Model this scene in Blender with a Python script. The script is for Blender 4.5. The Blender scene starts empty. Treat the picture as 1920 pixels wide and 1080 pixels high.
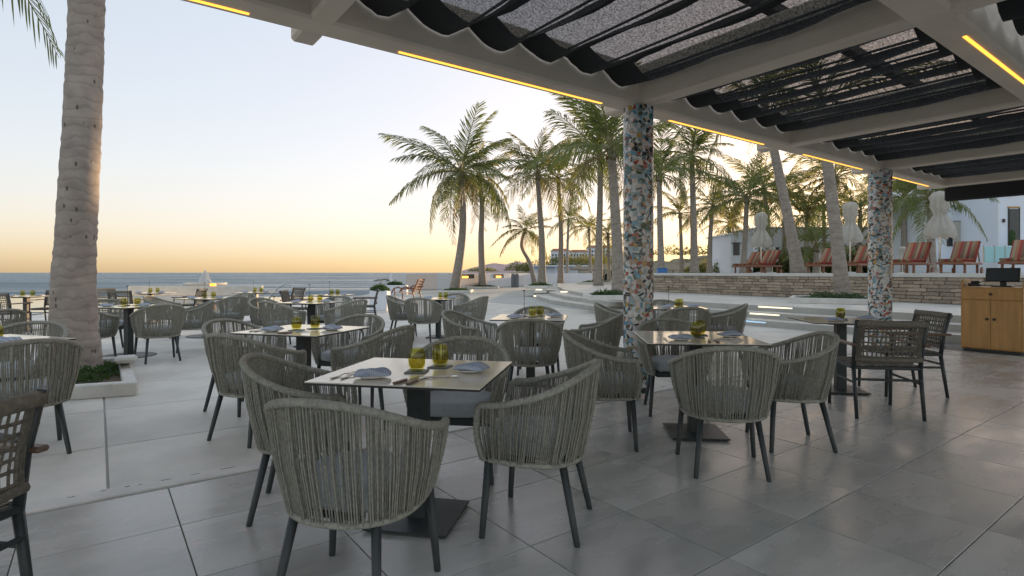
import bpy, math, random
from mathutils import Vector, Matrix, Euler
R = math.radians
random.seed(7)
scene = bpy.context.scene
col = scene.collection

# ------------------------------------------------------------------ camera
F, HZ, H = 1050.0, 511.0, 1.25            # focal length in photo pixels, horizon row, eye height
cam_d = bpy.data.cameras.new('camera'); cam = bpy.data.objects.new('camera', cam_d); col.objects.link(cam)
cam_d.sensor_width = 36; cam_d.lens = 36 * F / 1920
cam_d.shift_y = -(540 - HZ) / 1920
cam_d.clip_start = 0.05; cam_d.clip_end = 60000
cam.location = (0, 0, H); cam.rotation_euler = (R(90), 0, 0)
scene.camera = cam
# ------------------------------------------------------------------ sky and sun
SUN_AZ, SUN_EL = R(32), R(3.6)              # azimuth clockwise from +Y
world = bpy.data.worlds.new('World'); scene.world = world; world.use_nodes = True
wn = world.node_tree.nodes; wl = world.node_tree.links
sky = wn.new('ShaderNodeTexSky'); sky.sky_type = 'NISHITA'; sky.sun_disc = False
sky.sun_elevation = SUN_EL; sky.sun_rotation = SUN_AZ
sky.air_density = 1.0; sky.dust_density = 1.8; sky.ozone_density = 2.0
gam = wn.new('ShaderNodeGamma'); gam.inputs[1].default_value = 0.28
wl.new(sky.outputs[0], gam.inputs[0]); whs = wn.new('ShaderNodeHueSaturation'); whs.inputs['Saturation'].default_value = 1.3; whs.inputs['Hue'].default_value = .497
wl.new(gam.outputs[0], whs.inputs['Color']); wb = wn.new('ShaderNodeMix'); wb.data_type = 'RGBA'; wb.blend_type = 'MULTIPLY'; wb.inputs[0].default_value = 1.0; wb.inputs[7].default_value = (1.06, .967, .975, 1)   # camera white balance
wl.new(whs.outputs[0], wb.inputs[6]); wl.new(wb.outputs[2], wn['Background'].inputs[0])
wn['Background'].inputs[1].default_value = 0.15
sd = bpy.data.lights.new('sun', 'SUN'); sun = bpy.data.objects.new('sun', sd); col.objects.link(sun)
sd.energy = 1.2; sd.angle = R(0.6); sd.color = (1.0, 0.66, 0.36)
sun.rotation_euler = Euler((R(90) - SUN_EL, 0, math.pi - SUN_AZ), 'XYZ')
sun.location = (20, 30, 12)
scene.view_settings.view_transform = 'Standard'; scene.view_settings.look = 'None'
scene.view_settings.gamma = 1.0; scene.view_settings.exposure = 2.5

# ------------------------------------------------------------------ axes of the terrace
TH = R(53.5)
AX = Vector((math.sin(TH), math.cos(TH), 0)); BX = Vector((-math.cos(TH), math.sin(TH), 0))
ROT = math.atan2(AX.y, AX.x)                # rotation of local X onto A
def AB(a, b, z=0.0): return AX * a + BX * b + Vector((0, 0, z))
def G(px, py, h=0.0):                       # photo pixel on the plane of height h
    Y = F * (H - h) / (py - HZ); return Vector(((px - 960) * Y / F, Y, h))
def D(px, py, Y): return Vector(((px - 960) * Y / F, Y, H + (HZ - py) * Y / F))

# ------------------------------------------------------------------ materials
MATS = {}
def nodes(name):
    m = bpy.data.materials.new(name); m.use_nodes = True; MATS[name] = m
    return m, m.node_tree.nodes, m.node_tree.links, m.node_tree.nodes['Principled BSDF']
def mat(name, c, rough=.6, var=.15, scale=8, bump=0., bscale=None, metal=0., detail=6, objvar=0., spec=.5, stretch=(1,1,1), c2=None):
    m, n, l, p = nodes(name)
    tc = n.new('ShaderNodeTexCoord'); mp = n.new('ShaderNodeMapping'); mp.inputs['Scale'].default_value = stretch
    l.new(tc.outputs['Object'], mp.inputs[0])
    nz = n.new('ShaderNodeTexNoise'); nz.inputs['Scale'].default_value = scale; nz.inputs['Detail'].default_value = detail
    nz.inputs['Roughness'].default_value = .62
    l.new(mp.outputs[0], nz.inputs[0])
    cr = n.new('ShaderNodeValToRGB')
    a = [max(0, x * (1 - var)) for x in c]; b = [min(1, x * (1 + var)) for x in (c2 or c)]
    cr.color_ramp.elements[0].color = (*a, 1); cr.color_ramp.elements[1].color = (*b, 1)
    cr.color_ramp.elements[0].position = .3; cr.color_ramp.elements[1].position = .7
    l.new(nz.outputs[0], cr.inputs[0])
    out = cr.outputs[0]
    if objvar:
        oi = n.new('ShaderNodeObjectInfo'); hs = n.new('ShaderNodeHueSaturation'); mr = n.new('ShaderNodeMapRange')
        mr.inputs[3].default_value = 1 - objvar; mr.inputs[4].default_value = 1 + objvar
        l.new(oi.outputs['Random'], mr.inputs[0]); l.new(mr.outputs[0], hs.inputs['Value']); l.new(out, hs.inputs['Color']); out = hs.outputs[0]
    l.new(out, p.inputs['Base Color'])
    p.inputs['Roughness'].default_value = rough; p.inputs['Metallic'].default_value = metal
    p.inputs['Specular IOR Level'].default_value = spec
    if bump:
        n2 = n.new('ShaderNodeTexNoise'); n2.inputs['Scale'].default_value = bscale or scale * 4; n2.inputs['Detail'].default_value = 8
        l.new(mp.outputs[0], n2.inputs[0])
        bp = n.new('ShaderNodeBump'); bp.inputs['Strength'].default_value = bump; bp.inputs['Distance'].default_value = .02
        l.new(n2.outputs[0], bp.inputs['Height']); l.new(bp.outputs[0], p.inputs['Normal'])
    return m
def emit(name, c, s):
    m, n, l, p = nodes(name); p.inputs['Base Color'].default_value = (*c, 1)
    p.inputs['Emission Color'].default_value = (*c, 1); p.inputs['Emission Strength'].default_value = s; return m

mat('rope', (.345, .335, .28), .85, .30, 60, .5, 300, objvar=.06)
mat('rope_dark', (.19, .17, .135), .85, .3, 50, .5, 200)
mat('metal_dark', (.035, .042, .042), .45, .2, 20, .1, 200)
mat('cushion', (.44, .47, .48), .9, .08, 30, .2, 400)
mat('table_edge', (.03, .03, .03), .5)
mat('wood_arm', (.16, .10, .07), .5, .3, 12, stretch=(1, 8, 8))
mat('teak', (.22, .09, .045), .5, .35, 8, .1, 60, stretch=(2, 2, 2))
mat('oak', (.50, .27, .09), .45, .16, 3, .05, 40, stretch=(6, 6, .6))
mat('plaster', (.70, .60, .485), .8, .10, 1.2, .25, 14, stretch=(1, 1, 2.5))
mat('concrete', (.60, .575, .51), .5, .20, 1.1, .15, 6, objvar=.05)
mat('concrete_base', (.46, .46, .42), .8, .1, .5)
mat('joint', (.17, .165, .15), .9, .2, 5)
mat('kerb', (.62, .60, .55), .7, .12, 4, .25, 40)
mat('white_wall', (.74, .76, .80), .75, .06, .5, .15, 8)
mat('villa_white', (.72, .77, .84), .8, .05, .3, .1, 4)
mat('pink_glow_panel', (.78, .70, .67), .3, .08, .4)  # reflected sunset pink put into the colour of white parapet panels
mat('cap', (.60, .59, .55), .7, .1, 2, .2, 20)
mat('stone', (.38, .31, .235), .9, .35, 4, .8, 18, objvar=.28)
mat('mortar', (.17, .14, .11), .95, .2, 6)
mat('grout', (.66, .65, .62), .8, .08, 20)
mat('leaf', (.10, .14, .048), .5, .4, 1.3, c2=(.11, .14, .045), objvar=.3)
mat('leaf_far', (.10, .125, .045), .55, .4, 1.3, objvar=.3)
mat('leaf_dry', (.22, .15, .065), .7, .3, 3)
mat('rachis', (.24, .22, .10), .6, .2, 3)
mat('shrub_leaf', (.05, .10, .028), .55, .5, 6)
mat('soil', (.10, .075, .05), .95, .3, 10)
mat('hill', (.17, .155, .085), .95, .4, .05, c2=(.22, .19, .12))
mat('mountain', (.46, .33, .30), .95, .12, .002)  # lightened tan-pink, distance haze put into the base colour
mat('rock', (.16, .15, .13), .95, .4, .5)
mat('canvas', (.76, .73, .66), .9, .12, 5, .4, 20)
mat('plate', (.78, .78, .76), .25, .02)
mat('steel', (.55, .53, .5), .25, .05, 10, metal=1.)
mat('slate', (.13, .14, .15), .6, .15, 30)
mat('black', (.012, .012, .013), .35, .1)
mat('plastic_blue', (.04, .16, .42), .4, .05)
mat('bin', (.16, .18, .21), .5, .1)
mat('window_dark', (.05, .06, .07), .15, .1)
mat('roof_red', (.36, .15, .09), .8, .15, 1)
mat('thatch', (.26, .21, .15), .95, .3, 6)
mat('wood_dark', (.06, .042, .03), .6, .2, 5)
mat('cloth_dark', (.03, .035, .04), .9)
mat('skin', (.30, .18, .12), .6)
mat('hair', (.02, .015, .012), .6)
mat('pot', (.62, .62, .60), .6, .05)
mat('pool_tile', (.30, .38, .40), .4, .1)
emit('led_warm', (1.0, .42, .05), .42)
emit('led_white', (1.0, .86, .60), .22)
emit('led_blue', (.40, .60, .78), .13)
for i, c in enumerate([(.70, .70, .68), (.62, .66, .68), (.72, .60, .55), (.16, .34, .46), (.05, .17, .17), (.03, .04, .045), (.40, .10, .06), (.48, .30, .08), (.50, .36, .28), (.10, .12, .07), (.07, .05, .04), (.33, .44, .48)]):
    mat('tessera%d' % i, c, .18, .12, 25)

for nm, tcx in (('leaf', (.21, .24, .05)), ('leaf_far', (.32, .30, .06)), ('leaf_dry', (.25, .16, .06)), ('shrub_leaf', (.08, .14, .03)), ('canvas', (.6, .58, .52))):
    n = M_ = MATS[nm].node_tree.nodes; l = MATS[nm].node_tree.links
    tr = n.new('ShaderNodeBsdfTranslucent'); tr.inputs[0].default_value = (*tcx, 1); mx = n.new('ShaderNodeMixShader'); mx.inputs[0].default_value = .5
    out = n['Material Output']; l.new(n['Principled BSDF'].outputs[0], mx.inputs[1]); l.new(tr.outputs[0], mx.inputs[2]); l.new(mx.outputs[0], out.inputs[0])
# slate-grey floor tiles with cloudy wear, gloss varies
m, n, l, p = nodes('floor_tile')
tc = n.new('ShaderNodeTexCoord'); oi = n.new('ShaderNodeObjectInfo'); vm = n.new('ShaderNodeVectorMath'); vm.operation = 'ADD'
mu = n.new('ShaderNodeMath'); mu.operation = 'MULTIPLY'; mu.inputs[1].default_value = 37
l.new(oi.outputs['Random'], mu.inputs[0]); l.new(tc.outputs['Object'], vm.inputs[0]); l.new(mu.outputs[0], vm.inputs[1])
mp = n.new('ShaderNodeMapping'); mp.inputs['Scale'].default_value = (1.2, 3.2, 1); mp.inputs['Rotation'].default_value = (0, 0, .5); l.new(vm.outputs[0], mp.inputs[0])
nz = n.new('ShaderNodeTexNoise'); nz.inputs['Scale'].default_value = 1.3; nz.inputs['Detail'].default_value = 5; nz.inputs['Roughness'].default_value = .55; nz.inputs['Distortion'].default_value = .25
l.new(mp.outputs[0], nz.inputs[0])
cr = n.new('ShaderNodeValToRGB'); cr.color_ramp.elements[0].color = (.38, .37, .34, 1); cr.color_ramp.elements[1].color = (.54, .525, .48, 1)
cr.color_ramp.elements[0].position = .3; cr.color_ramp.elements[1].position = .72
l.new(nz.outputs[0], cr.inputs[0])
hs = n.new('ShaderNodeHueSaturation'); mr = n.new('ShaderNodeMapRange'); mr.inputs[3].default_value = .9; mr.inputs[4].default_value = 1.1
l.new(oi.outputs['Random'], mr.inputs[0]); l.new(mr.outputs[0], hs.inputs['Value']); l.new(cr.outputs[0], hs.inputs['Color']); l.new(hs.outputs[0], p.inputs['Base Color'])
mr2 = n.new('ShaderNodeMapRange'); mr2.inputs[3].default_value = .14; mr2.inputs[4].default_value = .40; mr2.inputs[1].default_value = .2; mr2.inputs[2].default_value = .8
l.new(nz.outputs[0], mr2.inputs[0]); l.new(mr2.outputs[0], p.inputs['Roughness'])
bp = n.new('ShaderNodeBump'); bp.inputs['Strength'].default_value = .10; bp.inputs['Distance'].default_value = .006; l.new(nz.outputs[0], bp.inputs['Height']); l.new(bp.outputs[0], p.inputs['Normal'])

# table laminate: pale, satin
m = mat('laminate', (.74, .68, .57), .10, .10, 3, c2=(.66, .60, .50)); 
# sea
m, n, l, p = nodes('sea')
p.inputs['Base Color'].default_value = (.07, .13, .165, 1); p.inputs['Roughness'].default_value = .38; p.inputs['IOR'].default_value = 1.33
tc = n.new('ShaderNodeTexCoord'); mp = n.new('ShaderNodeMapping'); mp.inputs['Scale'].default_value = (.06, .16, 1); l.new(tc.outputs['Object'], mp.inputs[0])
nz = n.new('ShaderNodeTexNoise'); nz.inputs['Scale'].default_value = 1; nz.inputs['Detail'].default_value = 10; nz.inputs['Roughness'].default_value = .7; l.new(mp.outputs[0], nz.inputs[0])
mp3 = n.new('ShaderNodeMapping'); mp3.inputs['Scale'].default_value = (.004, .03, 1); l.new(tc.outputs['Object'], mp3.inputs[0]); n3 = n.new('ShaderNodeTexNoise'); n3.inputs['Scale'].default_value = 1; n3.inputs['Detail'].default_value = 9; l.new(mp3.outputs[0], n3.inputs[0])
mr = n.new('ShaderNodeMapRange'); mr.inputs[1].default_value = .35; mr.inputs[2].default_value = .65; mr.inputs[3].default_value = .2; mr.inputs[4].default_value = .6; l.new(n3.outputs[0], mr.inputs[0]); l.new(mr.outputs[0], p.inputs['Roughness'])
bp = n.new('ShaderNodeBump'); bp.inputs['Strength'].default_value = .9; bp.inputs['Distance'].default_value = 2.2; l.new(nz.outputs[0], bp.inputs['Height']); l.new(bp.outputs[0], p.inputs['Normal'])
# pool water
m, n, l, p = nodes('pool_water')
p.inputs['Base Color'].default_value = (.10, .22, .25, 1); p.inputs['Roughness'].default_value = .06; p.inputs['IOR'].default_value = 1.33
nz = n.new('ShaderNodeTexNoise'); nz.inputs['Scale'].default_value = 1.5; nz.inputs['Detail'].default_value = 4
tc = n.new('ShaderNodeTexCoord'); l.new(tc.outputs['Object'], nz.inputs[0])
bp = n.new('ShaderNodeBump'); bp.inputs['Strength'].default_value = .15; bp.inputs['Distance'].default_value = .05; l.new(nz.outputs[0], bp.inputs['Height']); l.new(bp.outputs[0], p.inputs['Normal'])
# amber glass and its filling
def tinted(name, c):
    m, n, l, p = nodes(name); n.remove(p)
    tr = n.new('ShaderNodeBsdfTransparent'); tr.inputs[0].default_value = (*c, 1); gs = n.new('ShaderNodeBsdfGlossy'); gs.inputs['Roughness'].default_value = .03; fr = n.new('ShaderNodeValue'); fr.outputs[0].default_value = .06
    mx = n.new('ShaderNodeMixShader'); l.new(fr.outputs[0], mx.inputs[0]); l.new(tr.outputs[0], mx.inputs[1]); l.new(gs.outputs[0], mx.inputs[2]); l.new(mx.outputs[0], n['Material Output'].inputs[0])
tinted('amber_glass', (.86, .85, .52)); tinted('amber_fill', (.78, .72, .20))
# teal balustrade glass
m, n, l, p = nodes('teal_glass')
p.inputs['Base Color'].default_value = (.35, .66, .70, 1); p.inputs['Roughness'].default_value = .05; p.inputs['Alpha'].default_value = .75
# fountain water
m, n, l, p = nodes('spray')
p.inputs['Base Color'].default_value = (.85, .84, .82, 1); p.inputs['Roughness'].default_value = .5; p.inputs['Transmission Weight'].default_value = .2
# palm trunk: ring scars
def trunk_mat(name, c, dark, ring, rad):
    m, n, l, p = nodes(name)
    tc = n.new('ShaderNodeTexCoord'); mp = n.new('ShaderNodeMapping'); l.new(tc.outputs['Object'], mp.inputs[0]); mp.inputs['Scale'].default_value = (1, 1, 1)
    wv = n.new('ShaderNodeTexWave'); wv.bands_direction = 'Z'; wv.inputs['Scale'].default_value = ring; wv.inputs['Distortion'].default_value = 9; wv.inputs['Detail'].default_value = 4; wv.inputs['Detail Scale'].default_value = 1.5
    l.new(mp.outputs[0], wv.inputs[0])
    nz = n.new('ShaderNodeTexNoise'); nz.inputs['Scale'].default_value = 5; nz.inputs['Detail'].default_value = 9; l.new(mp.outputs[0], nz.inputs[0])
    vo = n.new('ShaderNodeTexVoronoi'); vo.inputs['Scale'].default_value = 4.5; mp2 = n.new('ShaderNodeMapping'); mp2.inputs['Scale'].default_value = (2.2, 2.2, 1); l.new(tc.outputs['Object'], mp2.inputs[0]); l.new(mp2.outputs[0], vo.inputs[0])
    cr = n.new('ShaderNodeValToRGB'); cr.color_ramp.elements[0].color = (*[x * .72 for x in c], 1); cr.color_ramp.elements[1].color = (*[x * 1.12 for x in c], 1)
    cr.color_ramp.elements[0].position = .25; cr.color_ramp.elements[1].position = .7; l.new(nz.outputs[0], cr.inputs[0])
    r2 = n.new('ShaderNodeValToRGB'); r2.color_ramp.elements[0].position = .0; r2.color_ramp.elements[1].position = .22
    r2.color_ramp.elements[0].color = (.45, .43, .42, 1); r2.color_ramp.elements[1].color = (1, 1, 1, 1); l.new(wv.outputs['Fac'], r2.inputs[0])
    mx = n.new('ShaderNodeMix'); mx.data_type = 'RGBA'; mx.blend_type = 'MULTIPLY'; mx.inputs[0].default_value = .32; l.new(cr.outputs[0], mx.inputs[6]); l.new(r2.outputs[0], mx.inputs[7])
    r3 = n.new('ShaderNodeValToRGB'); r3.color_ramp.elements[0].position = rad; r3.color_ramp.elements[1].position = rad + .05
    r3.color_ramp.elements[0].color = (.12, .10, .09, 1); r3.color_ramp.elements[1].color = (1, 1, 1, 1); l.new(vo.outputs['Distance'], r3.inputs[0])
    m2 = n.new('ShaderNodeMix'); m2.data_type = 'RGBA'; m2.blend_type = 'MULTIPLY'; m2.inputs[0].default_value = dark; l.new(mx.outputs[2], m2.inputs[6]); l.new(r3.outputs[0], m2.inputs[7])
    l.new(m2.outputs[2], p.inputs['Base Color']); p.inputs['Roughness'].default_value = .9
    bp = n.new('ShaderNodeBump'); bp.inputs['Strength'].default_value = .25; bp.inputs['Distance'].default_value = .012; l.new(wv.outputs['Fac'], bp.inputs['Height']); l.new(bp.outputs[0], p.inputs['Normal'])
trunk_mat('trunk_near', (.36, .305, .26), .75, 2.6, .10)
trunk_mat('trunk_far', (.33, .285, .24), .5, 1.6, .08)
# lounger stripes across the cushion's width
m, n, l, p = nodes('stripe')
tc = n.new('ShaderNodeTexCoord'); sx = n.new('ShaderNodeSeparateXYZ'); l.new(tc.outputs['Object'], sx.inputs[0])
mr = n.new('ShaderNodeMapRange'); mr.inputs[1].default_value = -.36; mr.inputs[2].default_value = .36; l.new(sx.outputs['X'], mr.inputs[0])
cr = n.new('ShaderNodeValToRGB'); cr.color_ramp.interpolation = 'CONSTANT'
st = [(.30, .045, .03), (.36, .14, .06), (.30, .23, .13), (.33, .05, .035), (.38, .27, .15), (.20, .12, .07), (.32, .05, .035), (.36, .16, .08), (.31, .25, .15), (.30, .045, .03)]
while len(cr.color_ramp.elements) < len(st): cr.color_ramp.elements.new(.5)
for i, c in enumerate(st): cr.color_ramp.elements[i].position = i / len(st); cr.color_ramp.elements[i].color = (*c, 1)
l.new(mr.outputs[0], cr.inputs[0]); l.new(cr.outputs[0], p.inputs['Base Color']); p.inputs['Roughness'].default_value = .9
# checked napkin
m, n, l, p = nodes('napkin')
tc = n.new('ShaderNodeTexCoord'); w1 = n.new('ShaderNodeTexWave'); w1.inputs['Scale'].default_value = 30; w1.inputs['Distortion'].default_value = 1.5; l.new(tc.outputs['Object'], w1.inputs[0])
w2 = n.new('ShaderNodeTexWave'); w2.bands_direction = 'Y'; w2.inputs['Scale'].default_value = 9; w2.inputs['Distortion'].default_value = 1.5; l.new(tc.outputs['Object'], w2.inputs[0])
ad = n.new('ShaderNodeMath'); ad.operation = 'ADD'; l.new(w1.outputs['Fac'], ad.inputs[0]); l.new(w2.outputs['Fac'], ad.inputs[1])
cr = n.new('ShaderNodeValToRGB'); cr.color_ramp.elements[0].color = (.27, .32, .41, 1); cr.color_ramp.elements[1].color = (.46, .49, .55, 1); cr.color_ramp.elements[0].position = .4; cr.color_ramp.elements[1].position = .75
hm = n.new('ShaderNodeMath'); hm.operation = 'MULTIPLY'; hm.inputs[1].default_value = .5; l.new(ad.outputs[0], hm.inputs[0]); l.new(hm.outputs[0], cr.inputs[0]); l.new(cr.outputs[0], p.inputs['Base Color']); p.inputs['Roughness'].default_value = .95
# black shade net: partly see-through weave
def net(name, lo, hi):
    m, n, l, p = nodes(name)
    p.inputs['Base Color'].default_value = (.016, .017, .018, 1); p.inputs['Roughness'].default_value = .8
    tc = n.new('ShaderNodeTexCoord'); nz = n.new('ShaderNodeTexNoise'); nz.inputs['Scale'].default_value = 62; nz.inputs['Detail'].default_value = 5; nz.inputs['Roughness'].default_value = .8; l.new(tc.outputs['Object'], nz.inputs[0])
    mr = n.new('ShaderNodeMapRange'); mr.inputs[1].default_value = .38; mr.inputs[2].default_value = .66; mr.inputs[3].default_value = 1 - lo; mr.inputs[4].default_value = 1 - hi; l.new(nz.outputs[0], mr.inputs[0])
    l.new(mr.outputs[0], p.inputs['Alpha'])
net('shade_net', .05, .30)
mat('shade_hem', (.018, .019, .020), .85, .1, 10)
M = MATS

# ------------------------------------------------------------------ mesh helpers
class MB:
    def __init__(s): s.v = []; s.f = []; s.mi = []; s.smooth = False
    def add(s, vs, fs, mi=0):
        o = len(s.v); s.v += [tuple(x) for x in vs]; s.f += [tuple(i + o for i in f) for f in fs]; s.mi += [mi] * len(fs); return s
    def box(s, c, d, rot=None, mi=0):
        c = Vector(c); x, y, z = d[0] / 2, d[1] / 2, d[2] / 2
        vs = [Vector((i * x, j * y, k * z)) for i in (-1, 1) for j in (-1, 1) for k in (-1, 1)]
        if rot is not None: vs = [rot @ v for v in vs]
        return s.add([v + c for v in vs], [(0, 1, 3, 2), (4, 6, 7, 5), (0, 4, 5, 1), (2, 3, 7, 6), (0, 2, 6, 4), (1, 5, 7, 3)], mi)
    def bevbox(s, c, d, b, rot=None, mi=0):      # box with chamfered edges
        c = Vector(c); x, y, z = d[0] / 2, d[1] / 2, d[2] / 2; b = min(b, x * .9, y * .9, z * .9); vs = []; 
        for i in (-1, 1):
            for j in (-1, 1):
                for k in (-1, 1):
                    vs += [Vector((i * x, j * (y - b), k * (z - b))), Vector((i * (x - b), j * y, k * (z - b))), Vector((i * (x - b), j * (y - b), k * z))]
        if rot is not None: vs = [rot @ v for v in vs]
        I = lambda i, j, k, a: ((i * 2 + j) * 2 + k) * 3 + a
        fs = []
        for t in (0, 1):
            fs.append([I(t, 0, 0, 0), I(t, 1, 0, 0), I(t, 1, 1, 0), I(t, 0, 1, 0)][::(1 if t else -1)])
            fs.append([I(0, t, 0, 1), I(1, t, 0, 1), I(1, t, 1, 1), I(0, t, 1, 1)][::(-1 if t else 1)])
            fs.append([I(0, 0, t, 2), I(1, 0, t, 2), I(1, 1, t, 2), I(0, 1, t, 2)][::(1 if t else -1)])
        for p_ in (0, 1):
            for q in (0, 1):
                fs.append((I(p_, q, 0, 0), I(p_, q, 1, 0), I(p_, q, 1, 1), I(p_, q, 0, 1)))
                fs.append((I(p_, 0, q, 0), I(p_, 1, q, 0), I(p_, 1, q, 2), I(p_, 0, q, 2)))
                fs.append((I(0, p_, q, 1), I(1, p_, q, 1), I(1, p_, q, 2), I(0, p_, q, 2)))
                for k in (0, 1): fs.append((I(p_, q, k, 0), I(p_, q, k, 1), I(p_, q, k, 2)))
        return s.add([v + c for v in vs], fs, mi)
    def tube(s, pts, rad, n=8, mi=0, cap=True, closed=False):
        pts = [Vector(p) for p in pts]; N = len(pts); vs = []; fs = []
        if not hasattr(rad, '__len__'): rad = [rad] * N
        up = None
        for i, p in enumerate(pts):
            t = (pts[(i + 1) % N] - pts[i - 1]) if closed else (pts[min(i + 1, N - 1)] - pts[max(i - 1, 0)])
            if t.length < 1e-9: t = Vector((0, 0, 1))
            t.normalize()
            if up is None:
                up = Vector((0, 0, 1)) if abs(t.z) < .9 else Vector((1, 0, 0))
            u = (up - t * up.dot(t)); 
            if u.length < 1e-6: u = t.orthogonal()
            u.normalize(); up = u; w = t.cross(u)
            for k in range(n):
                a = 2 * math.pi * k / n; vs.append(p + (u * math.cos(a) + w * math.sin(a)) * rad[i])
        for i in range(N if closed else N - 1):
            for k in range(n):
                a = i * n; b = ((i + 1) % N) * n; fs.append((a + k, a + (k + 1) % n, b + (k + 1) % n, b + k))
        if cap and not closed: fs += [tuple(range(n))[::-1], tuple((N - 1) * n + k for k in range(n))]
        return s.add(vs, fs, mi)
    def lathe(s, prof, n=20, c=(0, 0, 0), mi=0):
        c = Vector(c); vs = []; fs = []
        for r, z in prof:
            for k in range(n):
                a = 2 * math.pi * k / n; vs.append(c + Vector((r * math.cos(a), r * math.sin(a), z)))
        for i in range(len(prof) - 1):
            for k in range(n): fs.append((i * n + k, i * n + (k + 1) % n, (i + 1) * n + (k + 1) % n, (i + 1) * n + k))
        return s.add(vs, fs, mi)
    def prism(s, poly, z0, z1, mi=0):
        n = len(poly)
        area = sum(poly[i][0] * poly[(i + 1) % n][1] - poly[(i + 1) % n][0] * poly[i][1] for i in range(n))
        if area < 0: poly = poly[::-1]
        vs = [(p[0], p[1], z0) for p in poly] + [(p[0], p[1], z1) for p in poly]
        fs = [tuple(range(n))[::-1], tuple(range(n, 2 * n))] + [(i, (i + 1) % n, n + (i + 1) % n, n + i) for i in range(n)]
        return s.add(vs, fs, mi)
    def mesh(s, name, mats, smooth=None):
        me = bpy.data.meshes.new(name); me.from_pydata(s.v, [], s.f)
        for m_ in (mats if isinstance(mats, (list, tuple)) else [mats]): me.materials.append(M[m_])
        if any(s.mi): me.polygons.foreach_set('material_index', s.mi)
        if smooth if smooth is not None else s.smooth: me.polygons.foreach_set('use_smooth', [True] * len(me.polygons))
        me.update(); return me
    def build(s, name, mats, parent=None, smooth=False):
        return link(name, s.mesh(name, mats, smooth), parent)
def link(name, me, parent=None):
    o = bpy.data.objects.new(name, me); col.objects.link(o)
    if parent: o.parent = parent
    return o
def tag(o, label=None, cat=None, group=None, kind=None):
    if label: o['label'] = label
    if cat: o['category'] = cat
    if group: o['group'] = group
    if kind: o['kind'] = kind
    return o
def empty(name, loc=(0, 0, 0), rz=0.0):
    o = bpy.data.objects.new(name, None); col.objects.link(o); o.location = loc; o.rotation_euler = (0, 0, rz); o.empty_display_size = .1; return o
KIDS = {}
def kids(o): return [c for c in bpy.data.objects if c.parent == o]
def copy_tree(src, tree):
    c = src.copy(); col.objects.link(c)
    for k in tree:
        d = k.copy(); col.objects.link(d); d.parent = c
    return c
def rotz(a): return Matrix.Rotation(a, 3, 'Z')
def face(fx, fy): return math.atan2(-fx, fy)   # rz that turns local +Y to (fx, fy)

# ================================================================== SETTING
# sea
b = MB(); S = 40000; b.add([(-S, -S, 0), (S, -S, 0), (S, S, 0), (-S, S, 0)], [(0, 1, 2, 3)])
o = b.build('sea', 'sea'); o.location.z = -7; tag(o, kind='structure')
# ground sheet of the property (patio base), with cliff skirt
LE = [(-60, -25), (-60, 28.6), (-8.2, 28.6), (-8.6, 38.8), (-4.5, 48), (3, 62), (9, 78), (30, 110), (110, 140), (140, -25)]
b = MB(); b.prism(LE, -7.5, -.012); tag(b.build('ground', 'concrete_base'), kind='structure')
# patio slabs of pale concrete
patio = MB(); patio.box((0, 0, -.02), (.2, .2, .004)).build('patio', 'concrete'); patio = bpy.data.objects['patio']; tag(patio, kind='structure')
slab = MB().bevbox((0, 0, -.005), (1, 1, .01), .002).mesh('slab', 'concrete')
PB0 = 3.98
def slab_at(a0, a1, b0, b1):
    o = MB().bevbox((0, 0, -.005), (a1 - a0 - .014, b1 - b0 - .014, .01), .003).build('slab', 'concrete', patio)
    o.location = AB((a0 + a1) / 2, (b0 + b1) / 2, 0); o.rotation_euler.z = ROT
for i in range(-5, 5):
    for j in range(0, 18):
        a0 = .05 + i * 2.6; b0 = PB0 if j == 0 else 4.97 + (j - 1) * 1.32; b1 = 4.97 + j * 1.32
        c = AB(a0 + 1.3, (b0 + b1) / 2)
        if a0 > 12 or c.y > 27.5 or (c.x < -9 and c.y > 17.2): continue
        slab_at(a0, a0 + 2.6, b0, b1)
# terrace floor: grey tiles in a bed
tf = MB().prism([AB(-4.2, -3.2)[:2], AB(12.6, -3.2)[:2], AB(12.6, 3.83)[:2], AB(-4.2, 3.83)[:2]], -.011, -.008).build('tile_floor', 'joint'); tag(tf, kind='structure')
TA, TB = .63, .597
tile = MB().bevbox((0, 0, -.004), (TA - .0055, TB - .0055, .008), .0015).mesh('tile', 'floor_tile')
for i in range(-7, 16):
    for j in range(0, 9):
        o = link('tile', tile, tf); o.location = AB(2.85 + (i - 3) * TA + TA / 2, 3.80 - j * TB - TB / 2, random.uniform(-.0006, .0006))
        o.rotation_euler = (random.uniform(-1, 1) * .0012, random.uniform(-1, 1) * .0012, ROT + (math.pi if random.random() < .5 else 0))
# cream threshold strip with drain slots
es = MB().bevbox((0, 0, 0), (24, .155, .03), .006).build('edge_strip', 'kerb'); es.location = AB(4, 3.893, -.006); es.rotation_euler.z = ROT; tag(es, kind='structure')
b = MB(); x = -8
while x < 8:
    w = random.choice((.02, .03, .05, .09)) * random.uniform(.7, 1.3); b.box((x, random.uniform(.030, .050), .0140), (w, random.uniform(.006, .013), .004)); x += w + random.uniform(.03, .2)
tag(b.build('drain_slots', 'joint', es), kind='stuff')
# pool between the dining patio and the sea
pw = MB().prism([(-58, 17.6), (-9.4, 17.6), (-8.6, 28.3), (-58, 28.3)], -.004, .006).build('pool_water', 'pool_water'); tag(pw, kind='structure')
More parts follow.
